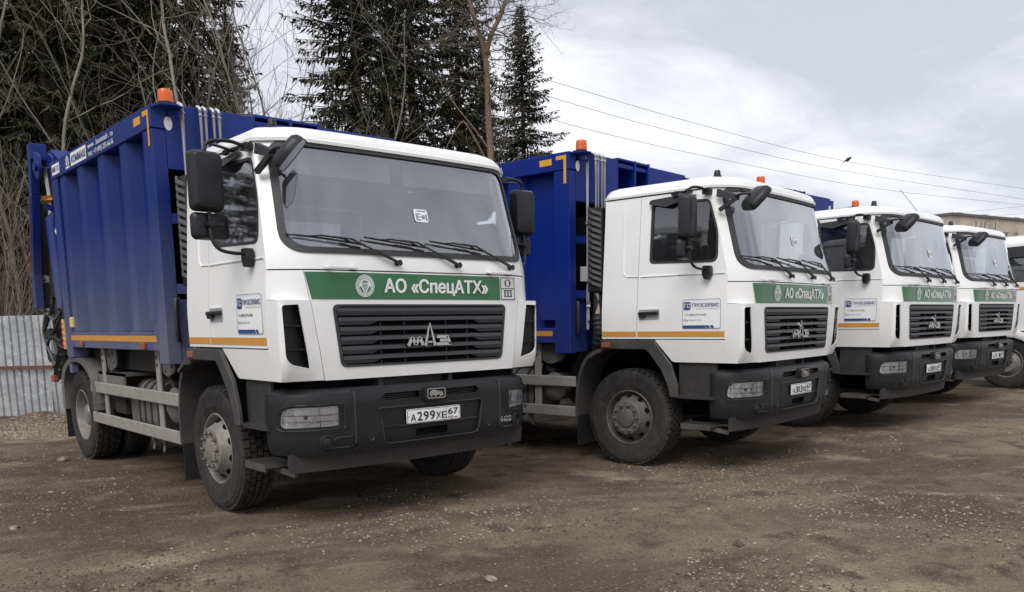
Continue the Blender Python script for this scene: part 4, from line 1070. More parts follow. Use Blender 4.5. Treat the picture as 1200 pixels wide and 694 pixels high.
def build_body(T, P):
    BX, Y0, Y1, Z0, Z1 = 1.285, 0.705, 3.97, 1.31, 3.35
    # core box (recessed sides)
    b = MB().box(-1.155, 1.155, 1.02, Y1 - 0.05, 1.33, 3.30)
    body = P(b, 'compactor_body', 'blue_paint')
    b = MB().box(-1.05, 1.05, 1.0, 4.2, 1.08, 1.33)
    P(b, 'subframe', 'chassis_metal')
    for s in (-1, 1):
        o = P(MB().box(s * 1.12, s * BX, Y0, Y1, 3.165, Z1), 'top_beam', 'blue_paint', body, bevel=0.006)
        P(MB().box(s * 1.16, s * (BX - .004), Y0 + .004, 0.925, 1.19, 3.16), 'front_post', 'blue_paint', body, bevel=0.006)
        P(MB().box(s * 1.12, s * (BX - .004), 3.74, Y1 - .002, 1.19, 3.16), 'rear_post', 'blue_paint', body, bevel=0.006)
        P(MB().box(s * 1.12, s * (BX - .002), 0.93, 3.735, 1.305, 1.472), 'sill_beam', 'blue_paint', body, bevel=0.005)
        for y0, y1 in ((1.42, 1.60), (2.09, 2.27), (2.81, 2.99), (3.49, 3.66)):
            b = MB().prism([(s * 1.15, y0 - 0.05, 1.475), (s * 1.268, y0, 1.475), (s * 1.268, y1, 1.475), (s * 1.15, y1 + 0.04, 1.475)], (0, 0, 1.688))
            P(b, 'side_rib', 'blue_paint', body, bevel=0.004)
        b = MB().panel([(0.926, 2.16), (0.99, 2.16), (1.17, 1.86), (1.17, 1.56), (0.926, 1.56)], [], lambda y, z: (s * 1.262, y, z), 0, (-s * 0.11, 0, 0))
        P(b, 'gusset_plate', 'blue_paint', body, bevel=0.003)
        P(MB().box(s * (BX - .001), s * (BX + .0012), 0.955, 3.72, 1.382, 1.438), 'reflective_tape', 'orange_tape', body)
        # rivets/bolts line on the recessed panels
        for yy in (1.80, 2.55, 3.25):
            b = MB()
            for k in range(15): b.lathe([(0.008, 0), (0.006, 0.005), (0, 0.006)], (s * 1.155, yy, 1.6 + k * 0.105), (s, 0, 0), 5)
            P(b, 'weld_line', 'blue_paint', body, smooth=0)
        # corner mark
        b = MB().box(s * (BX - .001), s * (BX + .0015), 0.745, 0.78, 3.02, 3.315).box(s * (BX - .001), s * (BX + .0012), 0.78, 0.885, 3.275, 3.315).box(s * (BX - .001), s * (BX + .0012), 0.945, 1.115, 3.232, 3.298)
        P(b, 'corner_tape', 'yellow_tape', body, smooth=0)
        xd = (0, -1, 0) if s < 0 else (0, 1, 0)
        fx = lambda y, z, d=0.003: (s * (BX + d), y, z)
        ya = lambda y: y if s < 0 else 0.705 + 3.97 - y
        text('www . kommash . ru', 'white_film', body, fx(ya(2.48) if s < 0 else ya(2.48), 3.268), xd, (0, 0, 1), 0.052, bold=0.012, width=0.80)
        text('тел.: +7 (495) 233-66-56', 'white_film', body, fx(ya(2.48), 3.195), xd, (0, 0, 1), 0.048, bold=0.012, width=0.80)
        ys = (2.56, 3.12) if s < 0 else (ya(3.12), ya(2.56))
        P(MB().box(s * BX, s * (BX + .002), ys[0], ys[1], 3.195, 3.325), 'maker_plate', 'white_film', body, smooth=0)
        text('КОММАШ', 'ink_blue', body, fx(ya(3.09), 3.222, .0035), xd, (0, 0, 1), 0.07, bold=0.025, width=0.50)
        b = MB(); cy = ya(3.25)
        for q in ((-.07, .07, 3.195, 3.215), (-.05, -.02, 3.225, 3.32), (.02, .05, 3.225, 3.32), (-.05, .05, 3.30, 3.32)): b.box(s * BX, s * (BX + .002), cy + q[0], cy + q[1], q[2], q[3])
        P(b, 'maker_mark', 'white_film', body, smooth=0)
        P(MB().box(s * BX, s * (BX + .002), *sorted((ya(3.58), ya(3.88))), 3.20, 3.31), 'type_plate', 'white_film', body, smooth=0)
        text('МК 12', 'ink_blue', body, fx(ya(3.86), 3.228, .0035), xd, (0, 0, 1), 0.055, bold=0.02, width=0.25)
        # lamps
        P(MB().box(s * BX, s * (BX + .03), 3.22, 3.29, 1.325, 1.375), 'side_marker', 'amber_lens', body, bevel=0.006)
        P(MB().box(s * BX, s * (BX + .03), 1.22, 1.33, 1.312, 1.378), 'side_marker', 'amber_lens', body, bevel=0.006)
        P(MB().box(s * 1.23, s * 1.30, 3.60, 3.69, 1.52, 1.64), 'yellow_switch', 'yellow_plastic', body, bevel=0.012)
    # roof
    P(MB().box(-1.27, 1.27, Y0 + .01, Y1 - .01, 3.30, 3.342), 'body_roof', 'blue_paint', body)
    b = MB()
    for y in (1.3, 2.0, 2.7, 3.4): b.box(-1.15, 1.15, y, y + 0.08, 3.342, 3.40)
    P(b, 'roof_rib', 'blue_paint', body)
    # front wall: upper panel with recessed centre bays
    zt = 3.405
    b = MB().box(-1.16, -0.36, Y0, Y0 + 0.05, 2.84, zt - .03).box(0.30, 1.16, Y0, Y0 + 0.05, 2.84, zt - .03)
    b.box(-0.36, 0.30, Y0 + 0.22, Y0 + 0.26, 2.84, zt).box(-0.37, -0.355, Y0, Y0 + .24, 2.84, zt - .02).box(0.295, 0.31, Y0, Y0 + .24, 2.84, zt - .02)
    b.box(-0.02, 0.01, Y0 - 0.005, Y0 + 0.24, 2.84, zt).box(0.265, 0.30, Y0 - 0.012, Y0 + 0.02, 2.84, zt)
    b.box(-0.36, 0.30, Y0, Y0 + 0.25, zt - .03, zt - .005)
    fw = P(b, 'front_wall', 'blue_paint', bevel=0.004)
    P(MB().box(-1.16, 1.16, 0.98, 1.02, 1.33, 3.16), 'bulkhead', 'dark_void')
    b = MB().box(-1.16, -0.95, Y0 + .01, Y0 + .05, 1.20, 1.75).box(0.95, 1.16, Y0 + .01, Y0 + .05, 1.20, 1.75).box(-0.95, 0.95, Y0 + .05, Y0 + .1, 1.25, 1.8)
    P(b, 'front_apron', 'blue_paint', bevel=0.004)
    for zz in (2.43, 1.84): P(MB().bar((-1.16, 0.72, zz), (-0.88, 0.66, zz), 0.05, 0.085, (0, 0, 1)), 'pipe_bracket', 'blue_paint', fw)
    # hydraulic pipes
    for x, zb, r_ in ((-1.038, 1.45, .017), (-0.88, 1.55, .013), (-0.835, 2.0, .013), (-0.765, 2.2, .013), (-0.715, 1.7, .014)):
        b = MB().tube([(x, 0.645, zb), (x, 0.645, 3.33), (x, 0.655, 3.365), (x, 0.70, 3.385)], r_, 8)
        pp = P(b, 'hydraulic_pipe', 'steel')
        P(MB().tube([(x, .645, 3.30), (x, .645, 3.345)], r_ * 1.7, 6).tube([(x, .645, 2.60), (x, .645, 2.63)], r_ * 1.8, 6), 'pipe_fitting', 'steel', pp)
    b = MB().box(-1.10, -0.98, 0.58, 0.70, 1.98, 2.14).tube([(-1.04, .60, 2.14), (-1.04, .60, 2.24), (-1.0, .55, 2.27), (-.9, .5, 2.27)], .014, 6)
    for z in (1.86, 1.94, 2.04): b.tube([(-1.06, .62, z), (-.75, .62, z)], .012, 6)
    b.tube([(-1.06, .62, 1.55), (-1.06, .62, 1.98)], .016, 6).tube([(-1.06, .62, 1.70), (-1.06, .62, 1.76)], .03, 6)
    P(b, 'valve_block', 'steel')
    P(MB().tube(smooth_path([(-1.17, 0.69, 1.75), (-1.2, 0.66, 1.72), (-1.2, 0.66, 1.45), (-1.18, 0.69, 1.40)], 3), 0.02, 6), 'grab_handle', 'ink_black', fw)
    # work lamp and oval reflector
    for s in (-1, 1):
        P(MB().panel([(.034 * math.cos(k * .35), .058 * math.sin(k * .35)) for k in range(18)], [], lambda u, v: (s * 1.14 + u, Y0 - .008, 3.212 + v), 0, (0, .009, 0)), 'oval_reflector', 'steel', fw)
    # beacon on bracket
    b = MB().prism([(-1.275, 0.70, 3.325), (-1.06, 0.70, 3.325), (-1.05, 0.58, 3.325), (-1.13, 0.525, 3.325), (-1.24, 0.535, 3.325)], (0, 0, 0.012))
    b.tube(smooth_path([(-1.08, .62, 3.33), (-1.06, .60, 3.29), (-1.1, .62, 3.26), (-1.14, .69, 3.27)], 4), .010, 6)
    bk = P(b, 'beacon_bracket', 'blue_paint')
    c = (-1.175, 0.622, 3.338)
    P(MB().lathe([(0.062, 0), (0.062, 0.018), (0.058, 0.022), (0, 0.024)], c, (0, 0, 1), 24), 'beacon_base', 'mirror_plastic', bk)
    P(MB().lathe([(0.060, 0.022), (0.061, 0.05), (0.0585, 0.052), (0.0595, 0.075), (0.058, 0.10), (0.053, 0.118), (0.035, 0.126), (0, 0.127)], c, (0, 0, 1), 24), 'beacon_lens', 'orange_plastic', bk)
    # air intake with slanted louvres
    b = MB().box(-1.165, -0.98, 0.37, 0.56, 1.85, 2.75)
    ai = P(b, 'air_intake', 'ink_black', bevel=0.015)
    for k in range(13):
        z = 1.90 + k * 0.063
        b = MB().prism([(-1.168, 0.375, z), (-1.205, 0.46, z + 0.035), (-1.168, 0.55, z + 0.075), (-1.168, 0.55, z + 0.105), (-1.205, 0.46, z + 0.065), (-1.168, 0.375, z + 0.030)], (0.02, 0, 0))
        P(b, 'louvre', 'louvre_grey', ai, smooth=0)
    P(MB().tube([(-1.12, 0.46, 1.88), (-1.12, 0.45, 1.62)], .028, 10), 'drain_pipe', 'beige_pipe', ai)
    pth = smooth_path([(-1.07, 0.47, 1.88), (-1.08, 0.47, 1.6), (-1.08, 0.46, 1.42), (-1.02, 0.52, 1.25), (-0.9, 0.62, 1.15)], 14)
    P(MB().tube(pth, [0.062 + 0.010 * (0.5 + 0.5 * math.sin(i * 1.6)) if 14 < i < 40 else 0.062 for i in range(len(pth))], 14), 'intake_hose', 'hose_rubber', ai)
    # machinery seen in the gap
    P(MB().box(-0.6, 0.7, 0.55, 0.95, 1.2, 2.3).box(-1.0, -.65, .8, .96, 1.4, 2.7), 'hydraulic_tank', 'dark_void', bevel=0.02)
    # ---- tailgate
    so_ = [(3.99, 3.28), (4.25, 3.40), (4.80, 3.66), (4.95, 3.66), (5.12, 3.1), (5.42, 2.1), (5.45, 1.25), (5.0, 1.0), (4.3, 1.0), (3.99, 1.2)]
    b = MB()
    b.panel(so_, [], lambda y, z: (-1.06, y, z), 0, (2.12, 0, 0))
    tg = P(b, 'tailgate', 'blue_paint', bevel=0.01)
    for s in (-1, 1):
        b = MB()
        ed = [(4.88, 3.70), (5.02, 3.15), (5.30, 2.2), (5.33, 1.78)]
        for (y0, z0), (y1, z1) in zip(ed, ed[1:]): b.bar((s * 1.225, y0, z0), (s * 1.225, y1, z1), 0.12, 0.10, (1, 0, 0))
        b.box(s * 1.10, s * 1.28, 4.80, 4.96, 3.52, 3.71)
        P(b, 'tailgate_post', 'blue_paint', tg, bevel=0.006)
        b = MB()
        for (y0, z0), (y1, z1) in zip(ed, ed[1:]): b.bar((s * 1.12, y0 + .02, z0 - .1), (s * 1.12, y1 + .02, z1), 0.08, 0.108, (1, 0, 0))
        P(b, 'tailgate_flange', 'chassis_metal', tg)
        P(MB().bar((s * 1.272, 5.055, 3.13), (s * 1.272, 5.325, 2.22), .006, .025, (1, 0, 0)), 'red_stripe', 'amber_lens', tg)
        P(MB().panel([(4.12, 3.2), (4.75, 3.5), (5.1, 2.9), (5.3, 2.1), (5.3, 1.35), (4.12, 1.2)], [], lambda y, z: (s * 1.063, y, z), 0, (s * .03, 0, 0)), 'recess_shade_plate', 'chassis_metal', tg)  # dark plate standing for machinery; the deep recess's shade is in its colour
        b = MB()
        for x in (1.10, 1.24):
            b.panel(rpoly([(4.50, 3.52), (4.72, 3.60), (4.74, 3.32), (4.60, 3.26), (4.50, 3.36)], .04, 4), [], lambda y, z: (s * x, y, z), 0, (s * .03, 0, 0))
        b.tube([(s * 1.08, 4.62, 3.40), (s * 1.30, 4.62, 3.40)], .05, 12)
        P(b, 'clevis', 'blue_paint', tg)
        b = MB().tube([(s * 1.18, 4.60, 3.40), (s * 1.18, 4.50, 2.85)], .04, 10)
        cy_ = P(b, 'ram_rod', 'steel', tg)
        P(MB().tube([(s * 1.18, 4.52, 2.95), (s * 1.18, 4.50, 2.80), (s * 1.18, 4.35, 1.75)], [.085, .08, .075], 12), 'hydraulic_ram', 'blue_paint', tg)
        P(MB().tube([(s * 1.18, 4.535, 3.05), (s * 1.18, 4.525, 3.0)], .09, 12), 'ram_collar', 'yellow_tape', tg)
        for i, (pts, rr_) in enumerate((([(1.15, 4.15, 2.75), (1.2, 4.3, 2.65), (1.2, 4.1, 2.5), (1.2, 4.25, 2.2)], .016), ([(1.22, 4.1, 2.2), (1.24, 4.12, 1.7), (1.25, 4.2, 1.45), (1.2, 4.6, 1.3)], .022), ([(1.2, 4.2, 2.2), (1.2, 4.2, 1.6), (1.22, 4.35, 1.4), (1.2, 4.8, 1.35)], .022), ([(1.2, 4.8, 1.9), (1.24, 4.6, 1.5), (1.24, 4.5, 1.25), (1.2, 4.7, 1.15)], .02), ([(1.18, 4.3, 1.9), (1.25, 4.35, 1.6), (1.26, 4.7, 1.45), (1.2, 4.9, 1.5)], .018))):
            P(MB().tube(smooth_path([(s * x, y, z) for x, y, z in pts], 5), rr_, 6), 'hydraulic_hose', 'hose_rubber' if i else 'steel', tg)
        for k, pts in enumerate(([(1.24, 4.2, 1.75), (1.26, 4.5, 1.62), (1.24, 4.9, 1.70), (1.2, 5.15, 1.55)], [(1.2, 4.3, 1.30), (1.27, 4.6, 1.42), (1.25, 5.0, 1.30), (1.2, 5.1, 1.1)], [(1.24, 4.95, 1.75), (1.27, 5.05, 1.45), (1.24, 4.9, 1.2), (1.2, 4.7, 1.0)], [(1.22, 4.55, 1.9), (1.26, 4.75, 1.65), (1.26, 5.0, 1.5), (1.22, 5.2, 1.42)])):
            P(MB().tube(smooth_path([(s * x, y, z) for x, y, z in pts], 5), .020, 6), 'hydraulic_hose', 'hose_rubber' if k % 2 else 'tank_metal', tg)
        P(MB().box(s * 1.08, s * 1.26, 4.85, 5.15, 1.38, 1.52).box(s * 1.05, s * 1.24, 4.7, 5.1, 1.12, 1.2), 'tipper_linkage', 'chassis_metal', tg, bevel=.01)
        P(MB().tube([(s * 1.2, 4.45, 1.32), (s * 1.2, 4.85, 0.92)], .055, 10).box(s * 1.1, s * 1.24, 4.5, 4.75, 1.2, 1.4).tube([(s * 1.2, 4.5, 1.1), (s * 1.22, 4.9, 1.05), (s * 1.2, 5.0, 1.2)], .025, 6), 'lift_ram', 'tank_metal', tg)
        P(MB().box(s * 1.20, s * 1.27, 4.78, 4.9, 0.86, 0.95), 'tail_marker', 'amber_lens', tg, bevel=.01)
        P(MB().box(s * 1.265, s * 1.275, 4.03, 4.13, 1.28, 1.62), 'warning_board', 'yellow_plastic', tg)
        b = MB()
        for k in range(5): b.bar((s * 1.277, 4.035, 1.30 + k * .065), (s * 1.277, 4.125, 1.34 + k * .065), .003, .025, (1, 0, 0))
        P(b, 'warning_stripe', 'red_mark', tg, smooth=0)
        P(MB().box(s * 1.16, s * 1.24, 4.0, 4.10, 1.0, 3.15), 'hinge_post', 'blue_paint', tg, bevel=.006)
        P(MB().panel([(3.99, 1.02), (4.35, 1.02), (4.35, .62), (4.05, .62)], [], lambda y, z: (s * 1.10, y, z), 0, (-s * .03, 0, 0)), 'tailgate_skirt', 'chassis_metal', tg)

T0, P0 = build_truck()
build_chassis(T0, P0)
build_body(T0, P0)
bpy.context.view_layer.update()
index_kids()

def plate(parent, main, reg):
    b = MB().panel(rr(-0.26, 0.26, 0.745, 0.857, 0.012), [], lambda x, z: (x, -1.388 - 0.006, z), 0, (0, 0.008, 0))
    p = b.build('number_plate', 'white_film', parent)
    b = MB(); yy = -1.3955
    fr = lambda x, z: (x, yy, z)
    b.panel(rr(-0.256, 0.256, 0.749, 0.853, 0.010), [rr(-0.2525, 0.2525, 0.7525, 0.8495, 0.008)], fr, 0)
    b.panel([(0.117, 0.751), (0.1205, 0.751), (0.1205, 0.851), (0.117, 0.851)], [], fr, 0)
    for x in (-0.244, 0.246): b.panel([(x + .005 * math.cos(k * 1.05), 0.80 + .005 * math.sin(k * 1.05)) for k in range(6)], [], fr, 0)
    b.build('plate_border', 'ink_black', p, smooth=0)
    for ch, x, h in zip(main, (-0.226, -0.166, -0.106, -0.046, 0.016, 0.066), (0.052, 0.07, 0.07, 0.07, 0.052, 0.052)):
        text(ch, 'ink_black', p, (x, yy, 0.764), (1, 0, 0), (0, 0, 1), h, bold=0.02, width=0.046)
    text(reg, 'ink_black', p, (0.132, yy, 0.79), (1, 0, 0), (0, 0, 1), 0.05, bold=0.018, width=0.098)
    text('RUS', 'ink_black', p, (0.136, yy, 0.760), (1, 0, 0), (0, 0, 1), 0.016, bold=0.01, width=0.045)
    b = MB()
    b.panel([(0.195, .760), (0.228, .760), (0.228, .767), (0.195, .767)], [], fr, 0)
    b.build('plate_flag', 'red_mark', p, smooth=0)
    return p
LABELS = ['white and blue refuse truck with plate A299XE 67, parked nearest the corrugated fence',
          'white and blue refuse truck with plate A303XE 67, second from the corrugated fence',
          'white and blue refuse truck with plate A300XE 67, third from the corrugated fence',
          'white and blue refuse truck fourth from the fence, beside the round-fendered white truck']
PL = ['А299ХЕ', 'А303ХЕ', 'А300ХЕ', 'А291ХЕ']
roots = [T0] + [copy_tree(T0) for _ in range(3)]
for t, (x, y, a, z), lb, pn in zip(roots, TRUCKS, LABELS, PL):
    t.location = (x, y, z); t.rotation_euler = (0, 0, R(a))
    tag(t, lb, 'truck', 'refuse trucks parked in a row')
    plate(t, pn, '67')
    if t is T0:
        for ch in list(t.children_recursive):
            if ch.type == 'MESH' and ch.material_slots and ch.material_slots[0].material == MATS['blue_paint']:
                ch.material_slots[0].link = 'OBJECT'; ch.material_slots[0].material = MATS['blue_paint_dusty']
    if t is not T0:
        for wl in t.children:
            if 'wheel' in wl.name and wl.type == 'MESH':
                for rm in wl.children:
                    if rm.name.startswith('rim'):
                        rm.material_slots[0].link = 'OBJECT'; rm.material_slots[0].material = MATS['rim_dark']

# ------------------------------------------------------------------ corrugated fence
mat('galvanised', (0.57, 0.585, 0.595), 0.38, 0.5, var=[(1.8, (0.40, 0.42, 0.435), 0.42, 0.62), (7, (0.68, 0.70, 0.72), 0.58, 0.72)], bump=[(2.5, 0.9), (9, .4)])
FZ = 1.80
def sheet_mesh(wd, ht, k):
    b = MB(); rnd = random.Random(k); pr = []; x = 0.0
    while x < wd - 1e-6:
        for dx_, d in ((0.0, 0.0), (0.055, 0.0), (0.075, 0.022), (0.095, 0.022), (0.115, 0.0)):
            if x + dx_ <= wd: pr.append((x + dx_, d))
        x += 0.115
    vs = []; rows = 5
    for j in range(rows):
        for x, d in pr: vs.append((x, -d + 0.012 * math.sin(x * 3.1 + j * 1.7 + k), ht * j / (rows - 1)))
    n = len(pr)
    b.add(vs, [(j * n + i, j * n + i + 1, (j + 1) * n + i + 1, (j + 1) * n + i) for j in range(rows - 1) for i in range(n - 1)])
    return b.mesh('sheet', 'galvanised', smooth=20, fix=False)
SH = [sheet_mesh(1.15, FZ, k) for k in range(3)]
def fence(p0, p1, label, seed):
    p0, p1 = Vector(p0), Vector(p1); d = (p1 - p0); ln = d.length; a = math.atan2(d.y, d.x)
    root = empty('corrugated_fence', (p0.x, p0.y, 0), a); tag(root, label, 'fence', 'corrugated steel fence sections')
    n = int(ln / 1.1); rnd = random.Random(seed)
    for i in range(n):
        o = bpy.data.objects.new('sheet', SH[i % 3]); C.objects.link(o); o.parent = root
        o.location = (i * 1.1, (i % 2) * -0.006, -0.08 + rnd.uniform(-.015, .015)); o.rotation_euler = (rnd.uniform(-.012, .012), rnd.uniform(-.01, .01), 0)
    for z in (0.14, 0.93):
        MB().box(0, n * 1.1, -0.075, -0.035, z - .025, z + .025).build('rail', 'rust', root)
    for i in range(0, n + 1, 2):
        MB().box(i * 1.1 - .03, i * 1.1 + .03, 0.03, 0.09, -0.3, FZ - 0.1).build('post', 'rust', root)
    return root
fence((-15.0, 12.95, 0), (-4.9, 13.15, 0), 'bare corrugated galvanised fence standing behind the rear of the first refuse truck', 1)
fence((-4.75, 13.3, 0), (14.6, 30.2, 0), 'long corrugated galvanised fence running behind the row of refuse trucks', 2)

# ------------------------------------------------------------------ trees
mat('spruce_needles', (0.052, 0.062, 0.036), 0.85, spec=0.2, var=[(0.7, (0.092, 0.078, 0.046), 0.45, 0.68), (6, (0.030, 0.040, 0.026), 0.45, 0.7)])
mat('spruce_bark', (0.075, 0.055, 0.042), 0.95, var=(5, (0.045, 0.036, 0.03), 0.4, 0.65))
mat('pale_bark', (0.24, 0.215, 0.17), 0.9, var=[(3, (0.15, 0.135, 0.10), 0.42, 0.65), (12, (0.30, 0.275, 0.23), 0.55, 0.7)])
mat('grey_bark', (0.15, 0.125, 0.10), 0.9, var=(4, (0.10, 0.08, 0.065), 0.42, 0.65))
mat('ochre_bark', (0.19, 0.135, 0.088), 0.9, var=[(2.2, (0.14, 0.10, 0.07), 0.42, 0.65), (7, (0.26, 0.19, 0.12), 0.55, 0.7)])
mat('cone_brown', (0.13, 0.075, 0.035), 0.9)
def spruce_mesh(seed, H, RM):
    rnd = random.Random(seed); tw = MB(); tr = MB()
    tr.tube([(0, 0, -0.3), (0, 0, H * .25), (0.04, 0, H * .6), (0, 0.03, H)], [H * .012 + .05, H * .010 + .04, H * .006 + .02, .015], 8)
    z = 0.8
    while z < H - 0.15:
        f = 1 - z / H; rad = RM * f ** 0.72 * (0.85 + 0.3 * rnd.random())
        nb = 6 if z > H * .3 else 5
        off = rnd.random() * 6.28
        for k in range(nb):
            if rnd.random() < 0.10: continue
            a = off + 6.283 * k / nb + rnd.uniform(-.3, .3); ln = rad * rnd.uniform(.65, 1.12)
            if ln < 0.12: ln = 0.12
            dr = Vector((math.cos(a), math.sin(a), 0)); sd_ = Vector((-dr.y, dr.x, 0))
            up0 = rnd.uniform(-.05, .25) + .5 * (1 - f) ** 3; droop = rnd.uniform(.30, .62) * (0.4 + f)
            def pt(t): return Vector((0, 0, z)) + dr * (ln * t) + Vector((0, 0, ln * (up0 * t - droop * t * t + 0.22 * t ** 4)))
            if ln > .5: tr.tube([pt(0), pt(.5), pt(.97)], [.012 + .012 * ln, .008 + .006 * ln, .006], 3, cap=False)
            t = 0.16 if ln > 1 else 0.05; st = max(.045, 0.115 / ln)
            while t < 1.0:
                p = pt(t); dn = (pt(min(1, t + .05)) - pt(max(0, t - .05))).normalized()
                w_ = (0.20 + 0.36 * min(1, ln / 2.2)) * (1 - .62 * t) * rnd.uniform(.7, 1.3)
                for sgn in (-1, 1):
                    if rnd.random() < .12: continue
                    q = (dn * rnd.uniform(.35, .8) + sd_ * sgn * rnd.uniform(.65, 1) + Vector((0, 0, rnd.uniform(-.75, .05)))).normalized()
                    e1 = p + q * w_; wd = rnd.uniform(.035, .062)
                    n_ = q.cross(Vector((rnd.uniform(-.4, .4), rnd.uniform(-.4, .4), 1))).normalized() * wd
                    m_ = p.lerp(e1, .45)
                    tw.add([p - n_ * .35, m_ - n_, e1, m_ + n_, p + n_ * .35], [(0, 1, 2, 3, 4)])
                if rnd.random() < .75:
                    q = (dn * rnd.uniform(.1, .6) + Vector((rnd.uniform(-.3, .3), rnd.uniform(-.3, .3), -rnd.uniform(.5, 1)))).normalized()
                    e1 = p + q * w_ * rnd.uniform(.6, 1); n_ = q.cross(dr if rnd.random() < .5 else sd_).normalized() * rnd.uniform(.03, .05)
                    m_ = p.lerp(e1, .5); tw.add([p, m_ - n_, e1, m_ + n_], [(0, 1, 2, 3)])
                t += st * rnd.uniform(.8, 1.2)
            e0 = pt(.93); e1 = pt(1.0) + dr * .14; n_ = sd_ * .045
            tw.add([e0 - n_, e1, e0 + n_], [(0, 1, 2)])
        z += rnd.uniform(.16, .30) * (0.55 + .55 * f)
    return tr.mesh('trunk', 'spruce_bark', smooth=40, fix=False), tw.mesh('crown', 'spruce_needles', smooth=0, fix=False)
SPR = [spruce_mesh(11, 18, 3.6), spruce_mesh(12, 20, 3.9), spruce_mesh(13, 16.5, 4.0)]
def plant(name, meshes, loc, rz, sc, label, cat, group):
    root = empty(name, loc, rz); root.scale = (sc[0], sc[0], sc[1])
    for nm, me in zip(('trunk', 'crown'), meshes):
        o = bpy.data.objects.new(nm, me); C.objects.link(o); o.parent = root
    return tag(root, label, cat, group)
def uX(u, Y): return (u - 600) / 967.8 * Y * 1.045
GS = 'spruces behind the trucks'
plant('spruce_tree', SPR[2], (uX(617, 42), 42, 0), 0.4, (1.0, 1.0), 'lone dark spruce with its tip against the open sky, beside the forked ochre tree', 'tree', GS)
for u, Y, i, sr, sh_, lb in ((549, 40, 0, 1.02, 1.15, 'slim dark spruce directly behind the forked ochre-barked tree'),
                            (500, 37, 1, 1.0, 1.12, 'dark spruce between the broad spruce and the forked ochre tree'),
                            (440, 33, 1, 1.05, 1.15, 'broad dark spruce rising over the first cab roof'),
                            (268, 35, 0, 1.15, 1.3, 'brown-tinged dark spruce behind bare saplings over the first blue body'),
                            (196, 31, 1, 1.0, 1.15, 'dense dark spruce above the first orange beacon'),
                            (140, 33, 2, .95, 1.3, 'dense dark spruce above the long side of the first blue body')):
    plant('spruce_tree', SPR[i], (uX(u, Y), Y, 0), u * .37, (sr, sh_), lb, 'tree', GS)
for u, Y, i, sr, sh_ in ((305, 46, 2, .8, 1.1), (165, 40, 1, 1.3, 1.25), (45, 28, 2, 1.0, 1.1), (110, 27, 0, 0.9, 1.1), (70, 35, 0, 1.1, 1.2), (-5, 33, 1, 1.0, 1.1), (-90, 36, 2, 1.1, 1.2), (228, 44, 2, 1.2, 1.4), (105, 47, 1, 1.2, 1.25), (20, 48, 0, 1.2, 1.2), (475, 52, 2, .8, 1.3), (575, 54, 0, 1.0, 1.05), (-40, 45, 2, 1.2, 1.2)):
    plant('spruce_tree', SPR[i], (uX(u, Y), Y, 0), u * .71, (sr, sh_), 'dark spruce standing deeper in the wood behind bare saplings', 'tree', 'spruces deeper in the wood')

def bare_tree(seed, H, r0, spread=0.5, fork=0.35, lean=(0, 0), depth=5, first=0.28, rmin=.007, base=None, kids=(2, 4)):
    """trunk and limbs; twigs go to the crown mesh"""
    rnd = random.Random(seed); tr = MB(); tw = MB(); cnt = [0]
    def grow(p, d, ln, r, lev):
        n = max(3, int(ln / .35)) if lev < 2 else 3
        pts = [p.copy()]; rs = [r]; q = p.copy(); dd = d.copy()
        for i in range(n):
            dd = (dd + Vector((rnd.gauss(0, 1), rnd.gauss(0, 1), rnd.gauss(0, .6))) * (.07 + .07 * lev) + Vector((0, 0, .04))).normalized()
            q = q + dd * (ln / n); pts.append(q.copy()); rs.append(max(rmin * .6, r * (1 - (.62 if lev else .72) * (i + 1) / n)))
        (tr if lev < 2 else tw).tube(pts, rs, 7 if lev == 0 else (5 if lev == 1 else 3), cap=False)
        cnt[0] += 1
        if lev >= depth or r < .0035: return
        m = rnd.randint(*kids) + (16 if lev == 0 else 3 if lev == 1 else 1)
        for k in range(m):
            t = rnd.uniform(first if lev == 0 else .2, 1.0); i = min(n - 1, int(t * n)); fpos = pts[i].lerp(pts[i + 1], t * n - i)
            a = rnd.uniform(0, 6.28); dl = (pts[i + 1] - pts[i]).normalized(); _, u_, v_ = frame_of(dl)
            an = rnd.uniform(.5, 1.15) * (.7 + spread)
            nd = (dl * math.cos(an) + (u_ * math.cos(a) + v_ * math.sin(a)) * math.sin(an) + Vector((0, 0, .18))).normalized()
            rr_ = rs[i] * rnd.uniform(.28, .48)
            grow(fpos, nd, ln * (rnd.uniform(.16, .34) if lev == 0 else rnd.uniform(.32, .6)) * (1.2 - .5 * t), rr_, lev + 1)
    if base: base(grow, rnd)
    else: grow(Vector((0, 0, -.2)), Vector((lean[0], lean[1], 1)).normalized(), H, r0, 0)
    return tr, tw
BARE = []
for k, (sd_, H, r0, mt, sp_) in enumerate(((21, 9.5, .060, 'pale_bark', .25), (22, 10, .045, 'grey_bark', .4), (23, 8.5, .040, 'pale_bark', .2), (24, 11, .055, 'pale_bark', .3), (25, 8, .034, 'grey_bark', .35))):
    tr, tw = bare_tree(sd_, H, r0, sp_, depth=4, lean=(random.uniform(-.06, .06), 0))
    BARE.append((tr.mesh('trunk', mt, smooth=60, fix=False), tw.mesh('crown', mt if mt == 'grey_bark' else 'grey_bark', smooth=0, fix=False)))
GB = 'bare saplings in front of the spruces'
rb = random.Random(5)
SP = [(14, 21, 0), (40, 20, 3), (62, 19, 0), (83, 18.5, 0), (212, 21, 4), (236, 19.5, 4), (268, 21, 1), (300, 21, 2), (326, 23, 1), (346, 24, 1), (318, 21, 4), (336, 19.5, 3), (352, 22, 2), (372, 20.5, 2), (424, 20, 2), (515, 24, 4), (-12, 18, 2), (-30, 20, 3), (600, 28, 4)]
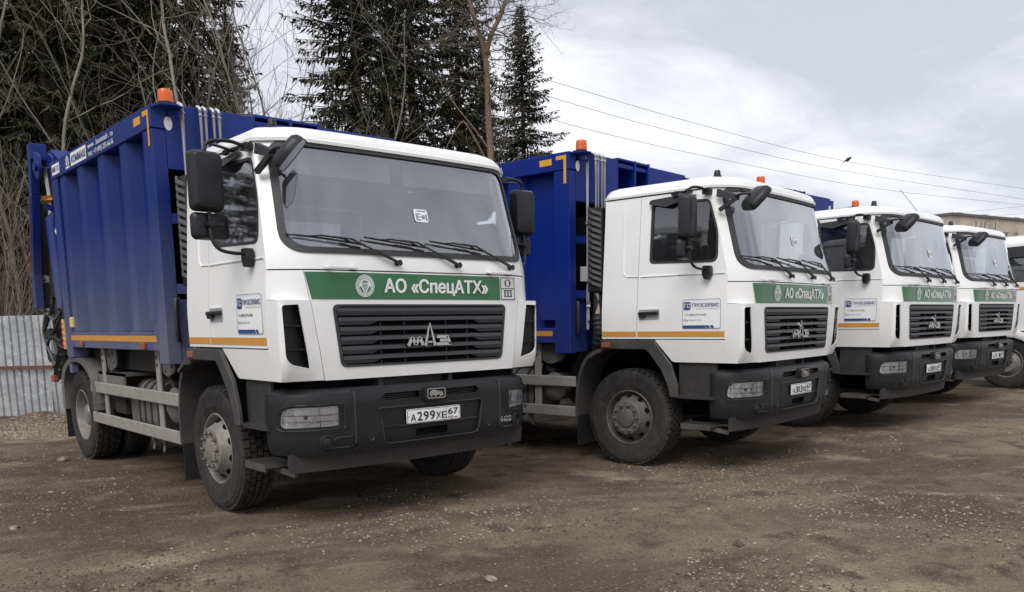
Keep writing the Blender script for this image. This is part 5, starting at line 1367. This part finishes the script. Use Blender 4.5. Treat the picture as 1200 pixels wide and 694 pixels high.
for u, Y, i in SP:
    lab = ['pale-barked bare tree rising from the brushwood behind the fence', 'grey bare tree with spreading twigs among the saplings', 'thin pale bare sapling in front of the dark spruces', 'tall pale bare tree with long upright limbs', 'short grey bare sapling among the taller trees'][i]
    sc = rb.uniform(.9, 1.2)
    plant('bare_tree', BARE[i], (uX(u, Y), Y, 0), rb.uniform(0, 6.28), (sc, sc * rb.uniform(.95, 1.2)), lab, 'tree', ['pale bare trees behind the fence', 'grey spreading bare trees', 'thin pale saplings', 'tall pale bare trees', 'short grey saplings'][i])
# the wood goes on to the left of the view (it shows in the first cab's side window)
for x, y, i in ((-17, 15.5, 0), (-21, 18, 1), (-25, 14, 2), (-24, 21, 0), (-29, 17, 1), (-20, 12.5, 2), (-31, 11, 0), (-27, 8.5, 1)):
    plant('spruce_tree', SPR[i], (x, y, 0), x * .71, (1.0, .8), 'dark spruce standing deeper in the wood behind bare saplings', 'tree', 'spruces deeper in the wood')
for x, y, i in ((-12.5, 14.5, 0), (-14, 11, 3), (-15.5, 12.5, 1), (-16, 9.5, 2), (-17.5, 10.5, 3), (-13.5, 16, 4)):
    plant('bare_tree', BARE[i], (x, y, 0), x, (1.0, 1.0), ['pale-barked bare tree rising from the brushwood behind the fence', 'grey bare tree with spreading twigs among the saplings', 'thin pale bare sapling in front of the dark spruces', 'tall pale bare tree with long upright limbs', 'short grey bare sapling among the taller trees'][i], 'tree', ['pale bare trees behind the fence', 'grey spreading bare trees', 'thin pale saplings', 'tall pale bare trees', 'short grey saplings'][i])
# big forked tree with ochre bark
def forked(grow, rnd):
    pass
tr = MB(); tw = MB(); rnd = random.Random(91)
def limb(pts, r, rs_end, n=9): tr.tube(smooth_path(pts, 4), [r + (rs_end - r) * i / (len(pts) * 4 - 4) for i in range(len(pts) * 4 - 3)], n, cap=False)
X0 = Vector((0, 0, 0))
main = [(0.22, 0, -.2), (0.15, 0, 2.5), (0.08, 0, 5.0), (-0.02, 0, 7.4), (-0.08, 0, 9.3), (-0.38, 0, 10.4), (-0.62, 0.1, 11.5), (-.8, .1, 14)]
rgt = [(-0.08, 0, 9.3), (0.10, -.1, 9.9), (0.42, -.1, 10.5), (0.62, 0, 11.2), (1.0, .1, 12.5), (1.3, .2, 14)]
limb(main, .135, .035); limb(rgt, .085, .025)
limb([(0.02, 0, 6.6), (-.5, -.2, 7.3), (-1.0, -.3, 7.9), (-1.5, -.3, 8.7)], .035, .010, 5)
limb([(0.05, 0, 5.6), (.7, -.2, 6.3), (1.2, -.3, 6.5)], .03, .010, 5)
limb([(0.05, 0, 6.0), (-.6, -.4, 7.2), (-.9, -.4, 7.3), (-1.5, -.6, 6.2)], .035, .010, 5)
def twig(p, d, ln, r, lev):
    pts = [p]; dd = d; q = p
    for i in range(4):
        dd = (dd + Vector((rnd.gauss(0, 1), rnd.gauss(0, 1), rnd.gauss(0, 1))) * .16).normalized(); q = q + dd * ln / 4; pts.append(q)
    tw.tube(pts, [r, r * .85, r * .7, r * .55, r * .4], 4 if lev == 0 else 3, cap=False)
    if lev < 3:
        for k in range(4 if lev < 2 else 3):
            i = rnd.randint(1, 4); a = Vector((rnd.gauss(0, 1), rnd.gauss(0, 1), rnd.gauss(0, .8)))
            twig(pts[i], (dd * .8 + a * .5).normalized(), ln * rnd.uniform(.4, .7), r * .5, lev + 1)
for path, lo in ((main, 5.0), (rgt, 9.5), (main, 9.5), (main, 9), (rgt, 9.3), (rgt, 10)):
    sp_ = smooth_path(path, 4)
    for p in sp_:
        if p.z > lo and rnd.random() < .75:
            twig(p, Vector((rnd.gauss(0, 1), rnd.gauss(0, .7), rnd.uniform(-.2, .7))).normalized(), rnd.uniform(.7, 1.6), .020, 0)
plant('forked_tree', (tr.mesh('trunk', 'ochre_bark', smooth=60, fix=False), tw.mesh('crown', 'grey_bark', smooth=0, fix=False)), (-0.52, 26, 0), 0, (1, 1), 'tall bare tree with forked ochre trunk between the first two trucks', 'tree', 'forked bare tree')
# brushwood
b = MB(); rnd = random.Random(33)
for k in range(480):
    Y = rnd.uniform(14.6, 24); u = rnd.uniform(-120, 330) if k % 3 else rnd.uniform(-120, 90); x = uX(u, Y); h_ = rnd.uniform(1.6, 4.8)
    p = Vector((x, Y, 0)); dd = Vector((rnd.gauss(0, .16), rnd.gauss(0, .16), 1)).normalized(); pts = [p]
    for i in range(4):
        dd = (dd + Vector((rnd.gauss(0, .14), rnd.gauss(0, .14), 0))).normalized(); pts.append(pts[-1] + dd * h_ / 4)
    r0 = rnd.uniform(.008, .022)
    b.tube(pts, [r0, r0 * .85, r0 * .7, r0 * .5, r0 * .3], 3, cap=False)
    for j in range(rnd.randint(4, 9)):
        i = rnd.randint(1, 4); d2 = (dd + Vector((rnd.gauss(0, .6), rnd.gauss(0, .6), rnd.uniform(-.1, .4)))).normalized(); q = pts[i]; ln = rnd.uniform(.3, 1.2)
        b.tube([q, q + d2 * ln * .5 + Vector((0, 0, .03)), q + d2 * ln + Vector((0, 0, .1))], [r0 * .5, r0 * .4, r0 * .25], 3, cap=False)
tag(b.build('brushwood', 'grey_bark', smooth=0, fix=False), 'tangled bare brushwood growing behind the corrugated fence', 'brushwood', kind='stuff')

# ------------------------------------------------------------------ far building
mat('pale_brick', (0.52, 0.45, 0.355), 0.9, var=[(0.5, (0.36, 0.32, 0.265), 0.42, 0.62), (3, (0.48, 0.43, 0.36), 0.5, 0.7)], bump=(8, .4))
mat('mortar_joint', (0.27, 0.25, 0.22), 0.95)
mat('roof_edge', (0.10, 0.10, 0.105), 0.7)
mat('far_glass', (0.06, 0.07, 0.085), 0.15)
c0 = Vector((62.68, 120.0, 0)); HB = 15.27
dR = (Vector((78.83, 129.55, 0)) - c0).normalized(); dL = Vector((-dR.y, dR.x, 0))
bl = empty('apartment_building', c0, math.atan2(dR.y, dR.x))
tag(bl, 'pale brick apartment block with flat roof far beyond the parked trucks', 'building')
LB, DB = 62.0, 13.0
wins = []
for fl, z in enumerate((12.0, 9.2, 6.4, 3.6, 0.8)):
    for k in range(17): wins.append((2.0 + k * 3.55 + (0.5 if k % 2 else 0), z, 1.7 if k % 2 else 1.2, 1.5))
hol = [[(x, z), (x + w_, z), (x + w_, z + h_), (x, z + h_)] for x, z, w_, h_ in wins]
b = MB().panel([(0, 0), (LB, 0), (LB, HB), (0, HB)], hol, lambda x, z: (x, 0, z), 0, (0, 0.35, 0))
b.box(LB, LB - .01, 0.35, DB, 0, HB).box(0.01, LB, DB - .3, DB, 0, HB)
P_ = b.build('wall', 'pale_brick', bl, smooth=0)
whs = [[(4 + k * 4.2, z), (5.3 + k * 4.2, z), (5.3 + k * 4.2, z + 1.4), (4 + k * 4.2, z + 1.4)] for k in range(2) for z in (11.9, 9.1, 6.3, 3.5)]
MB().panel([(0.36, 0), (DB, 0), (DB, HB), (0.36, HB)], whs, lambda y, z: (0, y, z), 0, (0.35, 0, 0)).build('end_wall', 'pale_brick', bl, smooth=0)
for x, z, w_, h_ in wins:
    f = MB().box(x + .001, x + w_ - .001, .16, .20, z + .001, z + h_ - .001).build('window_pane', 'far_glass', bl, smooth=0)
    MB().box(x, x + .08, .12, .159, z, z + h_).box(x + w_ - .08, x + w_, .12, .159, z, z + h_).box(x + w_ / 2 - .04, x + w_ / 2 + .04, .12, .159, z, z + h_).box(x, x + w_, .121, .158, z + h_ - .08, z + h_).build('window_frame', 'white_plastic', f, smooth=0)
for q in whs: MB().box(.16, .2, q[0][0], q[1][0], q[0][1], q[2][1]).build('window_pane', 'far_glass', bl, smooth=0)
MB().box(-.25, LB + .2, -.25, DB + .2, HB, HB + .35).build('roof', 'roof_edge', bl)
for x in (6.5, 13.2, 22, 34): MB().box(x, x + 1.2, 3, 4, HB + .35, HB + 1.1).build('roof_vent', 'pale_brick', bl)
# panel joints
for x in (9.6, 20.3, 31, 41.6, 52): MB().box(x, x + .12, -.03, .02, 0, HB).build('joint_strip', 'mortar_joint', bl, smooth=0)
for k, (x, w_) in enumerate(((6.0, .25), (7.3, .25), (8.3, .25), (11.0, .25))): MB().box(x, x + w_, -.02, .02, HB - 1.5, HB - .5).build('attic_vent', 'far_glass', bl, smooth=0)

# ------------------------------------------------------------------ overhead wires and bird
mat('wire', (0.10, 0.10, 0.11), 0.6)
def ext(l, k):
    l = [Vector(p) for p in l]; return [l[0] + (l[0] - l[1]) * k] + l + [l[-1] + (l[-1] - l[-2]) * k]
WIRES = {'upper': [(-5.7, 24.0, 10.26), (-2.43, 27.0, 10.08), (1.89, 31.0, 9.89), (8.06, 36.0, 9.51), (17.16, 43.0, 9.14), (32.71, 54.0, 9.27)],
         'middle': [(-1.99, 28.0, 9.81), (2.26, 32.0, 9.49), (7.96, 37.0, 9.25), (17.18, 44.0, 8.9), (33.97, 56.0, 8.88)],
         'lower': [(-1.51, 29.0, 9.35), (2.49, 33.0, 8.9), (10.58, 40.0, 8.69), (20.9, 48.0, 8.53), (35.21, 58.0, 8.76)]}
WL = {'upper': 'topmost dark overhead wire, with a bird sitting on it', 'middle': 'dark overhead wire, middle one of the three crossing the sky', 'lower': 'dark overhead wire, lowest of the three crossing the sky above the trucks'}
for nm, l in WIRES.items():
    o = MB().tube(smooth_path(ext(l, .9), 5), .0085, 4, cap=False).build('overhead_wire', 'wire', smooth=0)
    tag(o, WL[nm], 'wire', 'overhead wires across the sky')
for l, lb in (([(31.04, 60.0, 8.42), (31.16, 58.0, 8.32), (30.36, 50.0, 7.71)], 'thin wire in front of the apartment roof, the upper of the two'), ([(33.34, 62.0, 8.42), (33.58, 60.0, 8.26), (31.61, 52.0, 7.5)], 'thin wire in front of the apartment roof, the lower of the two')):
    o = MB().tube(smooth_path(ext(l, 1.2), 5), .007, 4, cap=False).build('overhead_wire', 'wire', smooth=0)
    tag(o, lb, 'wire', 'thin wires before the building')
b = MB()
bx = Vector((17.1, 43.0, 9.17))
M_ = Matrix.Translation(bx) @ Matrix.Rotation(R(25), 4, 'Z') @ Matrix.Rotation(R(-28), 4, 'Y')
prof = [(0.0, -0.19), (.045, -.15), (.085, -.06), (.09, .02), (.07, .10), (.052, .14), (.055, .18), (.035, .22), (0.0, .255)]
bb = MB().lathe(prof, (0, 0, 0), (1, 0, 0), 12)
bb.prism([(-.16, -.035, .0), (-.38, -.05, -.01), (-.38, .05, -.01), (-.16, .035, .0)], (0, 0, .015))
bb.add([(.24, -.012, .0), (.24, .012, .0), (.24, 0, .02), (.30, 0, .0)], [(0, 1, 3), (1, 2, 3), (2, 0, 3)])
for s in (-1, 1): bb.prism([(.08, s * .085, .03), (-.10, s * .095, .02), (-.26, s * .04, -.01), (-.08, s * .085, -.05)], (0, s * .012, 0))
b.add([M_ @ Vector(p) + Vector((0, 0, .09)) for p in bb.v], bb.f)
b.tube([bx + Vector((0, .02, -.04)), bx + Vector((0, .02, .04))], .008, 4).tube([bx + Vector((0, -.02, -.04)), bx + Vector((0, -.02, .04))], .008, 4)
tag(b.build('bird', 'ink_black', smooth=50), 'small dark bird perched on the topmost overhead wire', 'bird')
# whip antenna on the third cab
MB().tube([(0.48, -0.92, 2.92), (0.20, -0.91, 3.04), (-0.19, -0.90, 3.19)], [.005, .004, .003], 5).build('whip_antenna', 'ink_black', roots[2])

# ------------------------------------------------------------------ stones
mat('stone', (0.34, 0.28, 0.21), 0.9, var=[(3, (0.19, 0.15, 0.11), 0.42, 0.62), (23, (0.42, 0.37, 0.30), 0.58, 0.75)])
mat('dark_clod', (0.10, 0.075, 0.056), 0.95)
def pebble(b, x, y, z, r, rnd):
    a = rnd.uniform(0, 6.28); sx_, sy_, sz_ = r * rnd.uniform(.8, 1.4), r * rnd.uniform(.6, 1.0), r * rnd.uniform(.35, .7)
    c, s = math.cos(a), math.sin(a); vs = []
    for k in range(5):
        t = 6.283 * k / 5 + rnd.uniform(-.3, .3); u, v = sx_ * math.cos(t), sy_ * math.sin(t)
        vs.append((x + c * u - s * v, y + s * u + c * v, z - sz_ * .2))
    for k in range(3):
        t = 6.283 * k / 3 + rnd.uniform(-.3, .3); u, v = sx_ * .5 * math.cos(t), sy_ * .5 * math.sin(t)
        vs.append((x + c * u - s * v, y + s * u + c * v, z + sz_ * rnd.uniform(.7, 1.1)))
    b.add(vs, [(5, 6, 7), (0, 1, 5), (1, 6, 5), (1, 2, 6), (2, 3, 6), (3, 7, 6), (3, 4, 7), (4, 0, 7), (0, 5, 7)])
rnd = random.Random(77)
for nm, m, n, lb in (('gravel', 'stone', 60000, 'loose pale gravel scattered over the dirt yard'), ('dirt_clods', 'dark_clod', 52000, 'small dark clods of earth scattered over the yard')):
    b = MB()
    for k in range(n):
        Y = 3.6 + 15 * rnd.random() ** 1.9; u = rnd.uniform(-40, 1240); x = uX(u, Y)
        if noise.noise(Vector((x * .6, Y * .6, 1.5 if nm == 'gravel' else 9))) < rnd.uniform(-.25, .45): continue
        r_ = .003 + .013 * rnd.random() ** 4 + (.012 * rnd.random() if rnd.random() < .02 else 0)
        pebble(b, x, Y, gz(x, Y) + noise.fractal(Vector((x * 4.5, Y * 4.5, 0)), 1.0, 2.1, 4) * 0.012, r_, rnd)
    tag(b.build(nm, m, smooth=0, fix=False), lb, 'gravel' if nm == 'gravel' else 'dirt', kind='stuff')
# rubble heap at the foot of the fence
b = MB(); vs = []; NX, NY = 40, 14
for j in range(NY + 1):
    for i in range(NX + 1):
        x = -9.5 + 4.6 * i / NX; y = 11.3 + 1.62 * j / NY
        e_ = math.sin(math.pi * i / NX) ** .5 * (j / NY) ** 1.3
        vs.append((x, y, gz(x, y) - .02 + e_ * (.20 + .10 * noise.noise(Vector((x * 1.3, y * 1.3, 4)))) + .03 * noise.noise(Vector((x * 5, y * 5, 4))) * e_))
b.add(vs, [(j * (NX + 1) + i, j * (NX + 1) + i + 1, (j + 1) * (NX + 1) + i + 1, (j + 1) * (NX + 1) + i) for j in range(NY) for i in range(NX)])
tag(b.build('earth_bank', 'yard_dirt', smooth=60, fix=False), 'low bank of earth along the foot of the fence', kind='structure')
b = MB()
for k in range(3000):
    i, j = rnd.random(), rnd.random(); x = -9.5 + 4.6 * i; y = 11.2 + 1.65 * j
    e_ = math.sin(math.pi * i) ** .5 * max(0, (y - 11.3) / 1.62) ** 1.3
    z = gz(x, y) - .02 + e_ * (.20 + .10 * noise.noise(Vector((x * 1.3, y * 1.3, 4))))
    pebble(b, x, y, z, rnd.uniform(.008, .034), rnd)
mat('pale_rubble', (0.31, 0.25, 0.19), 0.9, var=[(2.5, (0.16, 0.12, 0.09), 0.42, 0.60), (23, (0.45, 0.40, 0.33), 0.55, 0.7)])
tag(b.build('rubble', 'pale_rubble', smooth=0, fix=False), 'pale broken rubble heaped at the foot of the corrugated fence', 'rubble', kind='stuff')
for x, y, r_, m, lb in ((-3.84, 6.2, .045, 'pale_rubble', 'flat pale stone lying on bare ground left of the front wheel'), (-5.2, 9.45, .07, 'pale_rubble', 'flat pale stone lying near the rear wheel of the first truck'), (-0.14, 4.76, .04, 'pale_rubble', 'flat grey-white stone alone on open dirt before the trucks'), (1.52, 5.42, .05, 'dark_clod', 'dark long clod of earth on open dirt before the second truck'), (1.27, 5.28, .03, 'dark_clod', 'small dark clod beside the long dark clod')):
    b = MB(); pr = [(0, -.3), (.7, -.28), (1.0, -.05), (.8, .22), (.35, .34), (0, .36)]
    b.lathe(pr, (0, 0, 0), (0, 0, 1), 9)
    rs = random.Random(int(x * 100)); vs = []
    for p in b.v:
        q = Vector(p); k = 1 + .75 * noise.noise(q * 1.5 + Vector((x, y, 0))); vs.append((q.x * k * r_ * 1.3, q.y * k * r_ * .8, q.z * r_ * k))
    b.v = vs; o = b.build('stone' if m != 'dark_clod' else 'earth_clod', m, smooth=0)
    o.location = (x, y, gz(x, y) + r_ * .2); o.rotation_euler = (0, 0, x * 7)
    tag(o, lb, 'stone' if m != 'dark_clod' else 'clod')

# ------------------------------------------------------------------ white truck with rounded fender at the end of the row
def white_truck():
    t = empty('white_truck', (10.95, 17.45, 0.0), R(41)); Q = lambda b, n, m, par=None, **k: b.build(n, m, par or t, **k)
    tag(t, 'white truck with large rounded fender, next to the fourth refuse truck', 'truck', 'other truck in the yard')
    SW = 1.16
    for s in (-1, 1):
        sm = lambda y, z, d=0.0: (s * (SW - .09 * max(0, z - 2.1) + d), y, z)
        win = rpoly([(.55, 2.14), (.55, 2.74), (-.55, 2.72), (-.80, 2.14)], .07, 4)
        d = Q(MB().panel(dens([(.75, 1.16), (-1.0, 1.16), (-1.05, 2.05), (-.72, 2.86), (.75, 2.90)], .12), [dens(win, .08)], sm, .14, (-s * .02, 0, 0)), 'cab_side', 'white_paint')
        Q(MB().panel(dens(win, .1), [], lambda y, z: sm(y, z, -.01), .2), 'window_pane', 'side_glass', d)
        wo2 = [(-.1 + (y + .1) * 1.05, 2.44 + (z - 2.44) * 1.06) for y, z in win]
        Q(MB().panel(dens(wo2, .08), [dens(win, .08)], lambda y, z: sm(y, z, .004), 0, (-s * .03, 0, 0)), 'window_seal', 'rubber_seal', d)
        Q(MB().panel(dens(rpoly([(.60, 2.80), (-.62, 2.84), (-.72, 2.72), (-.3, 2.62), (.3, 2.60), (.60, 2.68)], .05, 3), .1), [], lambda y, z: sm(y, z, .09 - .25 * max(0, z - 2.62)), .1, (-s * .008, 0, 0)), 'window_deflector', 'mirror_plastic', d)
        Q(MB().box(s * (SW + .002), s * (SW + .004), -1.0, .74, 1.96, 2.02), 'reflective_tape', 'orange_tape', d)
        # rounded fender
        arc = [(.05 - .70 * math.cos(R(a)), .48 + .70 * math.sin(R(a))) for a in range(-8, 189, 14)]
        b = MB(); vs = []
        for y, z in arc:
            yy, zz = .05 + (y - .05) * .80, .48 + (z - .48) * .80
            vs += [(s * 1.24, yy, zz), (s * 1.27, .05 + (y - .05) * .9, .48 + (z - .48) * .9), (s * 1.24, y, z), (s * .75, y, z)]
        n = len(arc); b.add(vs, [(i * 4 + j, i * 4 + j + 1, (i + 1) * 4 + j + 1, (i + 1) * 4 + j) for i in range(n - 1) for j in range(3)])
        Q(b, 'fender', 'white_paint', smooth=60)
        w_ = bpy.data.objects.new('front_wheel', ME['tyre_f']); C.objects.link(w_); w_.parent = t; w_.location = (s * 1.05, .05, .517); w_.rotation_euler = (0, 0, math.pi if s < 0 else 0)
        r_ = bpy.data.objects.new('rim', ME['rim_f']); C.objects.link(r_); r_.parent = w_
        w_ = bpy.data.objects.new('rear_wheel', ME['tyre_r']); C.objects.link(w_); w_.parent = t; w_.location = (s * 1.05, 3.9, .517); w_.rotation_euler = (0, 0, math.pi if s < 0 else 0)
        r_ = bpy.data.objects.new('rim', ME['rim_r']); C.objects.link(r_); r_.parent = w_
        Q(MB().tube(smooth_path([(s * 1.12, -.95, 2.7), (s * 1.35, -1.0, 2.72), (s * 1.42, -1.0, 2.6)], 4), .014, 6), 'mirror_arm', 'mirror_plastic')
        Q(MB().box(s * 1.32, s * 1.52, -1.08, -.98, 2.2, 2.62), 'mirror', 'mirror_plastic', bevel=.03)
        Q(MB().panel(rr(s * 1.0 - .12, s * 1.0 + .12, .82, .98, .03), [], lambda x, z: (x, -1.335, z), 0, (0, .03, 0)), 'headlight', 'reflector')
    fr = lambda x, z: (x, -1.22 + (.3 * (z - 2.1) if z > 2.1 else 0) + .16 * max(0, abs(x) - .9) / .26, z)
    wn = rpoly([(-1.02, 2.12), (1.02, 2.12), (.98, 2.78), (-.98, 2.78)], .09, 4)
    f = Q(MB().panel(dens([(-SW, 1.1), (SW, 1.1), (SW, 2.1), (SW - .07, 2.88), (-SW + .07, 2.88), (-SW, 2.1)], .1), [dens(wn, .1)], fr, .12, (0, .02, 0)), 'cab_front', 'white_paint', smooth=40)
    Q(MB().panel(dens(wn, .1), [], lambda x, z: Vector(fr(x, z)) + Vector((0, .006, 0)), .2), 'windscreen', 'windscreen_glass', f)
    for k in range(4): Q(MB().box(-.7, .7, -1.245, -1.225, 1.3 + k * .1, 1.36 + k * .1), 'grille_slat', 'grille_plastic', f)
    b = MB(); vs = []
    for z, i in ((2.86, 0), (2.93, .02), (3.0, .08), (3.04, .2), (3.05, .5)):
        vs += [(x * (1.09 - i) / 1.09, y, z) for x, y in [(-1.09, .76 - i), (-1.09, -.72 + i), (-.9, -.98 + i), (.9, -.98 + i), (1.09, -.72 + i), (1.09, .76 - i)]]
    b.add(vs, [(k * 6 + j, k * 6 + (j + 1) % 6, (k + 1) * 6 + (j + 1) % 6, (k + 1) * 6 + j) for k in range(4) for j in range(6)] + [tuple(24 + j for j in range(6))])
    Q(b, 'roof', 'white_paint', smooth=35)
    Q(MB().box(-1.15, 1.15, .73, .76, 1.1, 2.9), 'rear_wall', 'white_paint'); Q(MB().box(-1.1, 1.1, -1.0, .7, 1.1, 1.2).box(-1.0, 1.0, .0, .5, 1.2, 2.2), 'interior', 'interior_grey')
    Q(MB().box(-1.2, 1.2, -1.33, -1.05, .55, 1.06), 'bumper', 'black_plastic', bevel=.05)
    Q(MB().box(-.5, .5, -1.0, 5.2, .75, 1.05), 'chassis_frame', 'chassis_metal')
    Q(MB().box(-1.2, 1.2, 1.1, 5.4, 1.15, 2.7), 'cargo_body', 'white_paint', bevel=.03)
white_truck()
